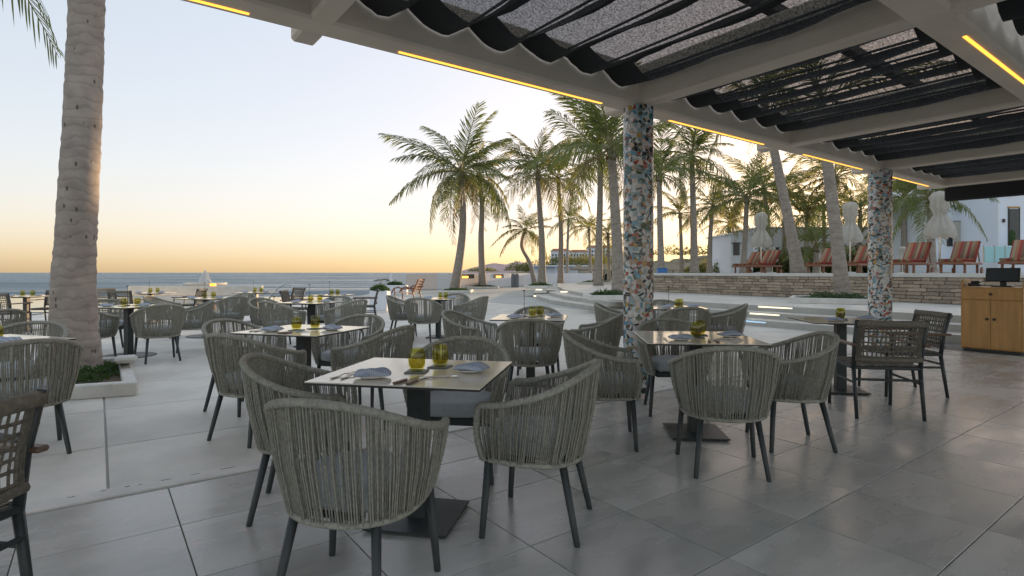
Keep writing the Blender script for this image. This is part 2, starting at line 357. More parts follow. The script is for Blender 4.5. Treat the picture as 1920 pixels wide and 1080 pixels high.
# stepped platform
base_r = [AB(13.4, -6)[:2], AB(13.4, 2)[:2], AB(13.42, 6)[:2], AB(13.5, 9)[:2]]
L3 = base_r + [(4.32, 17.1), (3.55, 20.0), (2.85, 23.0), (2.55, 27.0), (2.7, 33), (3.4, 42)]
def off(poly, d, dl):
    out = []
    for i, p_ in enumerate(poly):
        t = i / (len(poly) - 1); k = d + (dl - d) * max(0, (t - .35) / .65)
        q = Vector(poly[min(i + 1, len(poly) - 1)]) - Vector(poly[max(i - 1, 0)]); nrm = Vector((-q.y, q.x)).normalized()
        out.append((p_[0] + nrm.x * k, p_[1] + nrm.y * k))
    return out
back = [(30, 60), (45, 10), (30, -10)]
L2 = off(L3, .56, .75); L1 = off(L3, 1.12, 1.5)
mat('shaded_riser', (.40, .39, .35), .7, .12, 2, .2, 20)  # step sides darker than the treads: their shade painted into the colour
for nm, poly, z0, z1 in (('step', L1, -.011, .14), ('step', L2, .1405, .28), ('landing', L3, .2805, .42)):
    pb = MB().prism(list(poly) + back, z0, z1); pb.mi = [0, 0] + [1] * (len(pb.mi) - 2); tag(pb.build(nm, ['concrete', 'shaded_riser']), kind='structure')
# upper pool terrace behind the stone wall
W0, W1 = Vector((12.59, 12.72, 0)), Vector((5.64, 25.2, 0)); WD = (W1 - W0).normalized(); WN = Vector((WD.y, -WD.x, 0))
if WN.x < 0: WN = -WN
UT = 1.20
tag(MB().prism([(W0 + WN * .3)[:2], (W1 + WN * .3)[:2], (14, 52), (60, 90), (90, 40), (60, -5)], .4205, UT).build('upper_terrace', 'concrete'), kind='structure')
wall = MB().box((0, 0, 0), (1, 1, 1)); wl_ = (W1 - W0).length
sw = empty('stone_wall', W0, math.atan2(WD.y, WD.x)); tag(sw, 'low stone retaining wall with pale cap behind the steps', 'wall')
MB().box((wl_ / 2, -.16, .77), (wl_, .30, .70)).build('core', 'mortar', sw)
c_ = MB().bevbox((wl_ / 2, -.16 + .02, 1.175), (wl_ + .06, .44, .11), .012).build('cap_stone', 'cap', sw)
stones = []
for k in range(6):
    me_b = MB().bevbox((0, 0, 0), (1, 1, 1), .09); rr = random.Random(k)
    me_b.v = [(x + rr.uniform(-.035, .035), y + rr.uniform(-.06, .06), z + rr.uniform(-.05, .05)) for x, y, z in me_b.v]
    stones.append(me_b.mesh('stone', 'stone'))
z = .425
rw = random.Random(3)
cour = [.105, .092, .11, .095, .10, .10, .093]
for h in cour:
    x = -rw.uniform(0, .3)
    while x < wl_:
        w = rw.uniform(.20, .56)
        o = link('stone', rw.choice(stones), sw); o.location = (x + w / 2, .0 + rw.uniform(-.012, .018), z + h / 2); o.scale = (w - .012, .07, h - .010)
        x += w
    z += h
# sea parapet
def wall_run(name, pts, h, t, mt, z0=0, label=None, parent=None):
    r = parent or empty(name, (0, 0, 0))
    if label: tag(r, label, 'wall')
    for i in range(len(pts) - 1):
        p0, p1 = Vector((*pts[i], 0)), Vector((*pts[i + 1], 0)); d = p1 - p0
        o = MB().bevbox((d.length / 2, 0, h / 2), (d.length + (.001 if i else 0), t, h), .02).build('panel', mt[i % len(mt)], r); o.location = (*pts[i], z0); o.rotation_euler.z = math.atan2(d.y, d.x)
    return r
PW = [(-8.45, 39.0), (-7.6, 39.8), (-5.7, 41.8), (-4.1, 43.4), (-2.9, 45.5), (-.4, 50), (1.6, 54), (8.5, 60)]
sp = wall_run('sea_parapet', PW, 1.17, .35, ['white_wall', 'pink_glow_panel', 'white_wall', 'pink_glow_panel', 'white_wall', 'white_wall', 'white_wall'], label='long white parapet with painted pink sunset glow along the sea edge behind the palms')
for px in (872, 936):                       # slot openings with amber glow
    q = Vector((-3.7, 44.1, .95)) if px == 872 else Vector((-1.2, 48.6, .95)); d = Vector((.46, .88, 0))
    o = MB().box((0, -.19, 0), (2.2, .03, .34)).build('slot', 'window_dark', sp); o.location = q; o.rotation_euler.z = math.atan2(.88, .47)
    o2 = MB().box((-.3, -.21, -.06), (.9, .02, .16)).build('slot_lamp', 'led_warm', sp); o2.location = q; o2.rotation_euler.z = o.rotation_euler.z
# beyond: hillside, headland, mountains
def ridge(name, px0, px1, Y, prof, depth, mt, z0=-7.2, n=60, rough=.06, seed=1):
    rr = random.Random(seed); b = MB(); rows = 7; vs = []
    for j in range(rows):
        t = j / (rows - 1); k = math.sin(math.pi * min(1, t * 1.0) * .5 + 0) if t < 1 else 1
        for i in range(n + 1):
            u = i / n; px = px0 + (px1 - px0) * u
            f_ = u * (len(prof) - 1); q = min(int(f_), len(prof) - 2); py = prof[q] + (prof[q + 1] - prof[q]) * (f_ - q)
            top = H + (HZ - py) * Y / F; hgt = (top - z0) * (1 + rr.uniform(-rough, rough) * (1 if 0 < i < n else 0))
            yy = Y - depth * (1 - t)
            vs.append(((px - 960) * Y / F, yy, z0 + hgt * math.sin(t * math.pi / 2) ** .8))
    for i in range(n + 1): vs.append(((px0 + (px1 - px0) * i / n - 960) * Y / F, Y + depth, z0))
    fs = []
    for j in range(rows):
        for i in range(n): a = j * (n + 1) + i; fs.append((a, a + 1, a + n + 2, a + n + 1))
    b.add(vs, fs); return tag(b.build(name, mt, smooth=False), kind='structure')
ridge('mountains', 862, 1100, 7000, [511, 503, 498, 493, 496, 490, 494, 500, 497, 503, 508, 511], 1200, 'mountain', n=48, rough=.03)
ridge('headland', 955, 1330, 520, [511, 508, 503, 497, 492, 490, 489, 489, 491, 493, 495, 500], 160, 'hill', n=60, rough=.08, seed=2)
ridge('hillside', 1150, 1900, 190, [505, 494, 484, 478, 476, 477, 474, 472, 470, 468, 470, 480], 90, 'hill', n=80, rough=.05, seed=3)
for k, (px, py, s) in enumerate([(712, 526, 4), (722, 525, 5), (732, 527, 5), (705, 527, 2.5)]):
    rr = random.Random(k); b = MB(); b.bevbox((0, 0, 0), (s * 1.6, s, s * .5), s * .15); b.v = [(x + rr.uniform(-.3, .3), y + rr.uniform(-.3, .3), z + rr.uniform(-.3, .3)) for x, y, z in b.v]
    o = b.build('sea_rock', 'rock'); p_ = G(px, py, -7); o.location = p_; tag(o, '%s dark rock in the sea beyond the white parapet' % ['second', 'third', 'rightmost', 'leftmost'][k], 'rock', 'sea rocks')

# ================================================================== PERGOLA
pg = empty('pergola', AB(4.39, 3.84), 0); tag(pg, 'plastered pergola frame with exposed beams over the tiled terrace', 'pergola')
pginv = pg.location.copy()
SOF = 2.91
def beam(name, a0, a1, b0, b1, z0, z1, mt='plaster'):
    d = (abs(a1 - a0), abs(b1 - b0), z1 - z0)
    o = MB().bevbox((0, 0, 0), d, .02).build(name, mt, pg); o.location = AB((a0 + a1) / 2, (b0 + b1) / 2, (z0 + z1) / 2) - pginv; o.rotation_euler.z = ROT; return o
XB = [-1.75, 1.2, 4.39, 7.35, 10.30, 13.25]
for bc in (3.84, 1.31, -1.25): beam('long_beam', -4.5, 13.4, bc - .125, bc + .125, SOF, SOF + .40)
for ac in XB: beam('cross_beam', ac - .085, ac + .085, -3.0, 4.19, SOF + .002, SOF + .396)
for bc in (2.62, .1): beam('rafter', -4.5, 13.3, bc - .05, bc + .05, SOF + .62, SOF + .74, 'wood_dark')
def led(a0, a1, bc, z=SOF):
    o = MB().box((0, 0, 0), (a1 - a0, .022, .006)).build('led_strip', 'led_warm', pg); o.location = AB((a0 + a1) / 2, bc, z - .003) - pginv; o.rotation_euler.z = ROT
for i in range(5):
    led(XB[i] + .62, XB[i + 1] - .42, 3.89)
    if i >= 2: led(XB[i] + .5, XB[i + 1] - .5, 1.27)
led(-1.5, .35, 3.89)
# folded shade panels
def shade(a0, a1, b0, b1, nf, label, seed):
    rr = random.Random(seed); root = empty('awning', AB((a0 + a1) / 2, (b0 + b1) / 2, SOF + .2), ROT); tag(root, label, 'awning', 'folded black awnings')
    la, lb = a1 - a0, b1 - b0; zt = 0.06
    seg = 10; nb = 14; cusps = [-la / 2 + la * (i / nf) + (rr.uniform(-.03, .03) if 0 < i < nf else 0) for i in range(nf + 1)]
    sag = [rr.uniform(.10, .14) for i in range(nf)]
    b = MB(); vs = []; cols = 0
    prof = []
    for i in range(nf):
        for k in range(seg + (1 if i == nf - 1 else 0)):
            t = k / seg; skew = t ** 1.25
            prof.append((cusps[i] + (cusps[i + 1] - cusps[i]) * t, zt - sag[i] * math.sin(math.pi * skew) ** .85, t))
    for x, z_, t in prof:
        for j in range(nb + 1):
            y = -lb / 2 + lb * j / nb
            vs.append((x + .03 * math.sin(j * .9 + x * 3) * (0 < t < 1), y, z_ + rr.uniform(-.006, .006) - .02 * math.sin(math.pi * j / nb)))
    fs = []; mi = []
    for i in range(len(prof) - 1):
        t = prof[i][2]
        for j in range(nb):
            fs.append((i * (nb + 1) + j, (i + 1) * (nb + 1) + j, (i + 1) * (nb + 1) + j + 1, i * (nb + 1) + j + 1))
            hem = (j == 0 or j >= nb - 2 or t < .10 or t > .62)
            mi.append(1 if hem else 0)
    b.v = vs; b.f = fs; b.mi = mi; o = b.build('fabric', ['shade_net', 'shade_hem'], root, smooth=True)
    for i in range(nf + 1):
        w = MB().tube([(cusps[i], -lb / 2 - .06, zt + .012), (cusps[i], lb / 2 + .06, zt + .012)], .012, 6).build('rod', 'metal_dark', root)
    return root
names = ['nearest the leaning kerb palm', 'above the front tables', 'right of the nearer mosaic column', 'before the farther mosaic column', 'beyond the farther mosaic column']
for i in range(5):
    shade(XB[i] + .12, XB[i + 1] - .12, 1.46, 3.705, [6, 6, 6, 6, 6][i], 'black folded awning over the outer bay %s' % names[i], i)
for i in range(1, 5):
    shade(XB[i] + .12, XB[i + 1] - .12, -1.08, 1.13, 6, 'black folded awning over the inner bay %s' % names[i], 20 + i)
rb = MB().bevbox((0, 0, 0), (.16, 5.0, .30), .03).build('shade_roll', 'shade_hem'); rb.location = AB(13.46, 1.3, SOF - .11); rb.rotation_euler.z = ROT; tag(rb, 'long black rolled blind at the far end of the pergola', 'blind')

# mosaic columns
def voronoi(W, Ht, s, rr):
    nx, ny = max(3, int(W / s)), int(Ht / s); pts = {}
    for i in range(nx):
        for j in range(-1, ny + 1):
            pts[i, j] = ((i + .5 + rr.uniform(-.46, .46)) * W / nx, (j + .5 + rr.uniform(-.46, .46)) * Ht / ny)
    for i in range(nx):
        for j in range(ny):
            cx, cy = pts[i, j]; poly = [(-2 * s, -2 * s), (2 * s, -2 * s), (2 * s, 2 * s), (-2 * s, 2 * s)]
            for di in (-2, -1, 0, 1, 2):
                for dj in (-2, -1, 0, 1, 2):
                    if (di, dj) == (0, 0): continue
                    q = pts.get(((i + di) % nx, j + dj))
                    if q is None: continue
                    dx = q[0] - cx; dx -= W * round(dx / W); dy = q[1] - cy; d = math.hypot(dx, dy)
                    lim = d / 2 - .0026; nx_, ny_ = dx / d, dy / d; out = []
                    for k in range(len(poly)):
                        p0, p1 = poly[k], poly[(k + 1) % len(poly)]; s0 = p0[0] * nx_ + p0[1] * ny_ - lim; s1 = p1[0] * nx_ + p1[1] * ny_ - lim
                        if s0 <= 0: out.append(p0)
                        if s0 * s1 < 0: t = s0 / (s0 - s1); out.append((p0[0] + (p1[0] - p0[0]) * t, p0[1] + (p1[1] - p0[1]) * t))
                    poly = out
                    if len(poly) < 3: break
                if len(poly) < 3: break
            if len(poly) < 3: continue
            if rr.random() < .8:            # crack the cell into two angular shards
                a = rr.uniform(0, 6.28); nx_, ny_ = math.cos(a), math.sin(a); o0 = rr.uniform(-.12, .12) * s
                for sg in (-1, 1):
                    out = []
                    for k in range(len(poly)):
                        p0, p1 = poly[k], poly[(k + 1) % len(poly)]; s0 = sg * (p0[0] * nx_ + p0[1] * ny_ - o0) + .003; s1 = sg * (p1[0] * nx_ + p1[1] * ny_ - o0) + .003
                        if s0 <= 0: out.append(p0)
                        if s0 * s1 < 0: t = s0 / (s0 - s1); out.append((p0[0] + (p1[0] - p0[0]) * t, p0[1] + (p1[1] - p0[1]) * t))
                    if len(out) >= 3: yield cx, cy, out
            else: yield cx, cy, poly
def column(loc, r, hgt, s, label, seed, single):
    rr = random.Random(seed); root = empty('mosaic_column', loc); tag(root, label, 'column', 'mosaic columns')
    MB().lathe([(0, 0), (r, 0), (r, hgt), (0, hgt)], 32).build('shaft', 'grout', root, smooth=False)
    W = 2 * math.pi * r; cam_ang = math.atan2(-loc.y, -loc.x); pieces = []
    for cx, cy, poly in voronoi(W, hgt - .01, s, rr):
        a = cx / r; d = abs((a - cam_ang + math.pi) % (2 * math.pi) - math.pi); pieces.append((d, a, cy, poly))
    pieces.sort(key=lambda q: q[0]); rest = MB()
    wts = [24, 16, 12, 9, 9, 12, 9, 6, 9, 6, 7, 10]
    for k, (d, a, cy, poly) in enumerate(pieces):
        mi = rr.choices(range(12), wts)[0]; rr2 = r + .004 + rr.uniform(0, .0025); n_ = len(poly)
        vs = [(math.cos(a + u / r) * rr2, math.sin(a + u / r) * rr2, cy + .005 + v) for u, v in poly] + [(math.cos(a + u / r) * (r - .004), math.sin(a + u / r) * (r - .004), cy + .005 + v) for u, v in poly]
        fs = [tuple(range(n_))] + [(i, n_ + i, n_ + (i + 1) % n_, (i + 1) % n_) for i in range(n_)]
        if k < single: MB().add(vs, fs).build('mosaic_piece', 'tessera%d' % mi, root)
        else: rest.add(vs, fs, mi)
    if rest.v: tag(rest.build('mosaic_pieces', ['tessera%d' % i for i in range(12)], root), kind='stuff')
C1 = AB(4.39, 3.788); C2 = AB(10.30, 3.788)
column(C1, .144, SOF - .003, .045, 'round column of coloured broken-tile mosaic, the nearer of two', 5, 300)
column(C2, .165, SOF - .003, .044, 'round column of dark and pale mosaic, the farther, by the woven armchairs', 6, 0)

# ================================================================== FURNITURE
def rim_pts(n, w, d, fwd, hf):
    out = []; arc = math.pi * (w + d) / 2; tot = arc + 2 * fwd
    for i in range(n):
        s = i / (n - 1) * tot; u = abs(2 * i / (n - 1) - 1)
        if s < fwd: x, y = -w, fwd - s; x += .03 * ((fwd - s) / fwd) ** 2
        elif s > fwd + arc: x, y = w, s - fwd - arc; x -= .03 * ((s - fwd - arc) / fwd) ** 2
        else:
            a = (s - fwd) / arc * math.pi; e = .86; ca, sa = math.cos(a), math.sin(a)
            x = -w * math.copysign(abs(ca) ** e, ca); y = -d * abs(sa) ** e
        out.append(Vector((x, y, hf(u))))
    return out
def barrel_parts():
    P = {}
    hf = lambda u: .635 + .165 * (.5 + .5 * math.cos(math.pi * min(1, u * 1.04))) ** .9
    N = 132
    up = rim_pts(N, .318, .31, .20, hf); lo = rim_pts(N, .252, .235, .205, lambda u: .352 + .012 * u)
    # rim tube: runs down the front of each arm
    def front(side):
        a, c = (up[0], lo[0]) if side < 0 else (up[-1], lo[-1])
        pts = [a.lerp(c, t) + Vector((0, .022 * math.sin(math.pi * t) + .0, 0)) for t in (.04, .12, .3, .5, .7, .9, 1)]
        return pts
    path = front(-1)[::-1] + up[1:-1] + front(1)
    fine = []
    for i in range(len(path) - 1):
        k = 2 if 6 < i < len(path) - 8 else 4
        for j in range(k): fine.append(path[i].lerp(path[i + 1], j / k))
    fine.append(path[-1])
    P['rim'] = MB().tube(fine, [.0185 if i % 2 else .0155 for i in range(len(fine))], 8).mesh('rim', 'rope', True)
    P['base_ring'] = MB().tube(lo, .013, 8).mesh('base_ring', 'rope', True)
    rr = random.Random(4); b = MB()
    for i in range(1, N - 1):
        for lay in (0, 1):
            a = up[i]; c = lo[i]
            if lay: a = up[i].lerp(up[i + 1], .5); c = lo[i].lerp(lo[i + 1], .5)
            out = Vector((a.x, a.y, 0)); out.normalize(); o_ = out * (.010 if lay else -.006)
            j1 = rr.uniform(-.0045, .0045); tang = Vector((-out.y, out.x, 0))
            if rr.random() < (.55 if lay else .04): continue
            mid = a.lerp(c, .5) + out * .010 + tang * j1
            b.tube([a + o_, mid + o_, c + o_], [.0036, .0037, .0033], 4, cap=False)
    P['rope_weave'] = b.mesh('rope_weave', 'rope', True)
    # cushion
    b = MB(); rings = []; n = 36; vs = []; fs = []
    lay = [(.80, .392), (.97, .396), (1.0, .415), (1.0, .445), (.96, .468), (.80, .480), (.4, .486)]
    for s, z in lay:
        for k in range(n):
            a = 2 * math.pi * k / n; ca, sa = math.cos(a), math.sin(a); e = .62
            vs.append((.238 * s * math.copysign(abs(ca) ** e, ca), .01 + .232 * s * math.copysign(abs(sa) ** e, sa), z))
    for i in range(len(lay) - 1):
        for k in range(n): fs.append((i * n + k, i * n + (k + 1) % n, (i + 1) * n + (k + 1) % n, (i + 1) * n + k))
    fs += [tuple(range(n))[::-1], tuple((len(lay) - 1) * n + k for k in range(n))]
    P['cushion'] = b.add(vs, fs).mesh('cushion', 'cushion', True)
    b = MB()
    b.bevbox((0, .195, .365), (.40, .035, .045), .005); b.bevbox((0, -.17, .365), (.24, .03, .03), .005)
    for s in (-1, 1): b.bevbox((s * .205, .07, .365), (.025, .24, .03), .005)
    for k in range(7): b.box((-.162 + k * .054, .02, .371), (.03, .34 - .012 * abs(k - 3) ** 2, .012))
    P['seat_frame'] = b.mesh('seat_frame', 'metal_dark')
    for nm, x0, y0, x1, y1 in (('lf', .222, .175, .25, .20), ('lr', .165, -.165, .212, -.245)):
        for s in (-1, 1):
            P[nm + str(s)] = MB().tube([(s * x0, y0, .375), (s * x1, y1, .004), (s * x1, y1, .0)], [.0195, .0145, .0135], 10).mesh('leg', 'metal_dark', True)
    return P
BP = barrel_parts()
def barrel_chair(x, y, fx, fy, label, detail=True):
    o = empty('barrel_chair', (x, y, 0), face(fx, fy)); tag(o, label, 'chair', 'grey rope barrel chairs')
    for k, me in BP.items():
        c = link('leg' if k[0] == 'l' else k, me, o)
        if k == 'rope_weave': c['kind'] = 'stuff'
    return o
def arm_parts():
    P = []
    def add(nm, b, mt, stuff=False, smooth=False): P.append((nm, b.mesh(nm, mt, smooth), stuff))
    for s in (-1, 1):
        add('leg', MB().tube([(s * .265, .25, .445), (s * .265, .265, 0)], [.019, .015], 8), 'metal_dark', smooth=True)
        add('leg', MB().tube([(s * .262, -.25, .42), (s * .262, -.315, 0)], [.019, .015], 8), 'metal_dark', smooth=True)
        add('back_post', MB().tube([(s * .262, -.25, .42), (s * .266, -.275, .62), (s * .27, -.335, .845)], [.019, .018, .017], 8), 'metal_dark', smooth=True)
        add('arm', MB().bevbox((s * .285, -.03, .632), (.05, .60, .022), .008), 'wood_arm')
        add('arm_post', MB().tube([(s * .268, .22, .44), (s * .280, .21, .622)], .012, 6), 'metal_dark')
        add('stretcher', MB().tube([(s * .262, -.27, .30), (s * .264, .255, .30)], .011, 6), 'metal_dark')
    add('stretcher', MB().tube([(-.26, -.272, .33), (.26, -.272, .33)], .011, 6), 'metal_dark')
    b = MB()
    for y in (-.25, .25): b.bevbox((0, y, .43), (.53, .035, .03), .006)
    for s in (-1, 1): b.bevbox((s * .262, 0, .43), (.035, .5, .03), .006)
    add('seat_frame', b, 'metal_dark')
    b = MB()
    for k in range(9): b.box((-.215 + k * .054, 0, .4475 + (.003 if k % 2 else -.001)), (.036, .50, .006))
    for k in range(9): b.box((0, -.215 + k * .054, .4475 + (.0005 if k % 2 else .0035)), (.52, .034, .006))
    add('seat_weave', b, 'rope_dark', True)
    b = MB(); rr = random.Random(2)
    def bp(x, z): return Vector((x, -.275 - .06 * max(0, (z - .62) / .225) - .03 * (1 - (x / .27) ** 2), z))
    zs = [.53, .575, .615, .655, .70, .745]
    for z in zs: b.tube([bp(-.262 + .524 * k / 8, z + rr.uniform(-.004, .004)) for k in range(9)], .007, 4)
    for k in range(15):
        x = -.235 + k * .0335; b.tube([bp(x + rr.uniform(-.006, .006), .50 + .32 * t / 4) + Vector((0, .006, 0)) for t in range(5)], .0065, 4)
    for k in (0, 1, 2):
        for s in (-1, 1):
            b.tube([bp(s * (.25 - k * .013), .50 + .32 * t / 4) for t in range(5)], .009, 4)
    add('back_weave', b, 'rope_dark', True)
    b = MB()
    b.tube([bp(-.268 + .536 * k / 10, .815) for k in range(11)], [.030] * 11, 10); add('top_band', b, 'rope_dark', smooth=True)
    b = MB(); b.tube([bp(-.262 + .524 * k / 10, .505) for k in range(11)], [.020] * 11, 8); add('lower_band', b, 'rope_dark', smooth=True)
    return P
AP = arm_parts()
def arm_chair(x, y, fx, fy, label):
    o = empty('woven_armchair', (x, y, 0), face(fx, fy)); tag(o, label, 'chair', 'woven strap armchairs')
    for nm, me, st_ in AP:
        c = link(nm, me, o)
        if st_: c['kind'] = 'stuff'
    return o
# tables
TZ = .75
def table(x, y, w, d, rz, label, round_base=False, sq=.42):
    o = empty('dining_table', (x, y, 0), rz); tag(o, label, 'table', 'dining tables')
    t = MB().bevbox((0, 0, TZ - .003), (w, d, .006), .002).build('table_top', 'laminate', o)
    MB().box((0, 0, TZ - .0105), (w - .004, d - .004, .009)).build('edge_band', 'table_edge', t)
    MB().box((0, 0, TZ - .027), (.36, .36, .022)).build('bracket', 'metal_dark', o)
    MB().bevbox((0, 0, (TZ - .038 + .014) / 2), (.095, .095, TZ - .038 - .014), .006).build('post', 'metal_dark', o)
    if round_base: MB().lathe([(0, .001), (.36, .001), (.36, .010), (.345, .014), (0, .016)], 36).build('base_plate', 'metal_dark', o, smooth=False)
    else:
        MB().bevbox((0, 0, .016), (sq, sq, .012), .003).build('base_plate', 'metal_dark', o)
        for i in (-1, 1):
            for j in (-1, 1): MB().lathe([(0, 0), (.018, 0), (.018, .010), (0, .010)], 10, (i * (sq / 2 - .03), j * (sq / 2 - .03), 0)).build('foot', 'metal_dark', o)
    return o
# small tableware meshes
gl = [(0, 0), (.027, 0), (.033, .006), (.041, .03), (.0435, .055), (.041, .085), (.0355, .112), (.0345, .112), (.0395, .085), (.0418, .055), (.039, .032), (.030, .016), (0, .013)]
ME_GLASS = MB().lathe(gl, 28).mesh('tumbler', 'amber_glass', True)
ME_FILL = MB().lathe([(0, .0135), (.0285, .0165), (.038, .032), (.0408, .05), (.0406, .056), (0, .056)], 24).mesh('filling', 'amber_fill', True)
ME_COAST = MB().bevbox((0, 0, .003), (.105, .105, .006), .002).mesh('coaster', 'slate')
ME_PLATE = MB().lathe([(0, .001), (.045, .001), (.05, .003), (.082, .012), (.084, .014), (.08, .015), (.05, .007), (0, .006)], 32).mesh('side_plate', 'plate', True)
def napkin_mesh(seed):
    rr = random.Random(seed); b = MB(); nx, ny = 14, 8
    vs = []; fs = []
    for top in (1, 0):
        for i in range(nx + 1):
            for j in range(ny + 1):
                u, v = i / nx * 2 - 1, j / ny * 2 - 1; e = (1 - abs(u) ** 4) * (1 - abs(v) ** 4)
                z = .020 + top * (.004 + (.020) * e * (1 + .45 * math.sin(3 * u + seed) * math.cos(2.2 * v + seed)) + .004 * math.sin(9 * v + 2 * u)) - .004 * abs(u)
                vs.append((u * .088 * (1 - .12 * abs(v) ** 3), v * .062 * (1 + .1 * math.sin(2 * u + seed)) + .006 * math.sin(4 * u), z))
    N = (nx + 1) * (ny + 1)
    for i in range(nx):
        for j in range(ny):
            a = i * (ny + 1) + j; q = (a, a + ny + 1, a + ny + 2, a + 1); fs.append(q); fs.append(tuple(N + k for k in q[::-1]))
    per = [i * (ny + 1) for i in range(nx + 1)] + [nx * (ny + 1) + j for j in range(1, ny + 1)] + [i * (ny + 1) + ny for i in range(nx - 1, -1, -1)] + [j for j in range(ny - 1, 0, -1)]
    for k in range(len(per)): a, c = per[k], per[(k + 1) % len(per)]; fs.append((a, N + a, N + c, c))
    return b.add(vs, fs).mesh('napkin', 'napkin', True)
ME_NAP = [napkin_mesh(k) for k in range(3)]
b = MB(); b.tube([(0, -.095, .004), (0, -.03, .004), (0, .01, .009), (0, .04, .006)], [.0055, .0035, .003, .004], 6); b.bevbox((0, .05, .005), (.022, .02, .003), .001)
for k in range(4): b.box((-.0085 + k * .00567, .078, .006), (.0026, .042, .0022))
ME_FORK = b.mesh('fork', 'steel')
b = MB(); b.tube([(0, -.10, .004), (0, .02, .007), (0, .045, .004)], [.0055, .003, .0035], 6)
b.lathe([(0, 0), (.012, .001), (.019, .004), (.0195, .006), (.012, .004), (0, .003)], 16, (0, .068, .002))
ME_SPOON = b.mesh('spoon', 'steel', True)
KN_H = MB().bevbox((0, -.055, .006), (.017, .10, .011), .003).mesh('handle', 'wood_arm'); KN_B = MB().bevbox((0, .05, .004), (.015, .112, .002), .0008).mesh('blade', 'steel')
b = MB().lathe([(0, 0), (.04, 0), (.04, .006), (.012, .014), (0, .016)], 20); b.tube([(0, 0, .01), (0, 0, .29)], .003, 6); b.box((0, 0, .295), (.03, .012, .012)); ME_CARD = b.mesh('card_holder', 'black')
def ware(kind, x, y, rz, tname, where, seed=0, z=TZ):
    lab = {'glass': 'amber glass tumbler', 'coaster': 'dark slate coaster', 'plate': 'small white side plate', 'napkin': 'folded blue checked napkin', 'fork': 'steel fork', 'spoon': 'steel spoon', 'card': 'black rod card holder', 'knife': 'wood handled knife'}[kind]
    z += .0002
    if kind == 'knife':
        o = empty('knife', (x, y, z), rz); link('handle', KN_H, o); link('blade', KN_B, o)
    else:
        me, nm = {'glass': (ME_GLASS, 'tumbler'), 'coaster': (ME_COAST, 'coaster'), 'plate': (ME_PLATE, 'side_plate'), 'napkin': (ME_NAP[seed % 3], 'napkin'), 'fork': (ME_FORK, 'fork'), 'spoon': (ME_SPOON, 'spoon'), 'card': (ME_CARD, 'card_holder')}[kind]
        o = link(nm, me); o.location = (x, y, z + (.006 if kind == 'glass' else 0)); o.rotation_euler.z = rz
    if kind == 'glass': link('filling', ME_FILL, o)
    tag(o, '%s %s on the %s' % (lab, where, tname), {'glass': 'glass', 'card': 'card holder'}.get(kind, kind), kind + ' settings on the tables')
def setting(T, full=True, card=False):
    x, y, rz, tn = T; m_ = rotz(rz)
    rj = random.Random(tn); ju, jv = rj.uniform(-.05, .03), rj.uniform(-.05, .04)
    def put(k, u, v, r, wh, s=0):
        if k in ('napkin', 'fork', 'knife', 'spoon'): r += rj.uniform(-.35, .35) if k == 'napkin' else rj.uniform(-.08, .08)
        if k in ('glass', 'coaster'): u += ju; v += jv
        q = m_ @ Vector((u, v, 0)); ware(k, x + q.x, y + q.y, rz + r, tn, wh, s + len(tn))
    put('coaster', .03, -.06, .1, 'nearer the front'); put('coaster', .10, .10, -.1, 'nearer the back')
    put('glass', .03, -.06, 0, 'nearer the front'); put('glass', .10, .10, 0, 'nearer the back')
    put('plate', -.15, -.22, 0, 'at the near left'); put('napkin', -.15, -.22, .25, 'at the near left', 0)
    put('plate', .27, .02, 0, 'at the right'); put('napkin', .27, .02, .1, 'at the right', 1)
    if full:
        put('fork', -.31, -.20, -.1, 'farther left of two'); put('fork', -.26, -.20, -.1, 'closer to the napkin'); put('knife', .04, -.26, -.15, 'left of two'); put('knife', .09, -.26, -.1, 'right of two'); put('spoon', .17, -.17, -1.2, 'right of the glasses')
    if card: put('card', -.08, .05, 0, 'beside the glasses')

TBL = {}
def T(key, x, y, w, d, rdeg, name, card=False, full=False, **k):
    TBL[key] = (x, y, R(rdeg), name); table(x, y, w, d, R(rdeg), 'square pale topped table: ' + name, **k); setting(TBL[key], full, card)
T('t1', -.475, 2.853, .83, .75, -10.8, 'front table', full=True)
T('t2', 1.42, 4.35, .85, .86, -5, 'table right of the nearer column', full=True)
T('t3', 3.47, 5.92, .80, .76, -8, 'table with woven armchairs at right')
T('t4', .21, 6.3, .80, .80, -8, 'table left of the nearer column', card=True)
T('t5', -1.83, 4.92, .84, .80, -17, 'table just behind the front table', full=True)
T('t6', -3.4, 9.5, .82, .80, -15, 'third left-row table towards the sea', card=True)
T('t7', -5.75, 8.4, .80, .80, -15, 'table beside the big trunk', card=True, round_base=True)
T('t8', -6.0, 11.0, .80, .80, -10, 'table before the fountain', card=True, round_base=True)
T('t9', -1.42, 10.8, .80, .76, -5, 'table before the deck chair')
T('t10', 2.35, 8.08, .80, .76, -5, 'table behind the nearer column', card=True)
T('t11', -8.9, 13.8, .8, .8, -5, 'far table left of the fountain', card=True)
T('t12', -6.5, 14.2, .8, .8, -5, 'far table by the pool handrail', card=True)
T('t13', -4.05, 12.6, .8, .8, -5, 'far table by the white planter', card=True)
T('t14', -10.4, 12.0, .8, .8, -5, 'far table left of the trunk')
T('t15', -3.85, 4.05, .8, .8, -20, 'table at the left edge')
n_ = {k: v[3] for k, v in TBL.items()}
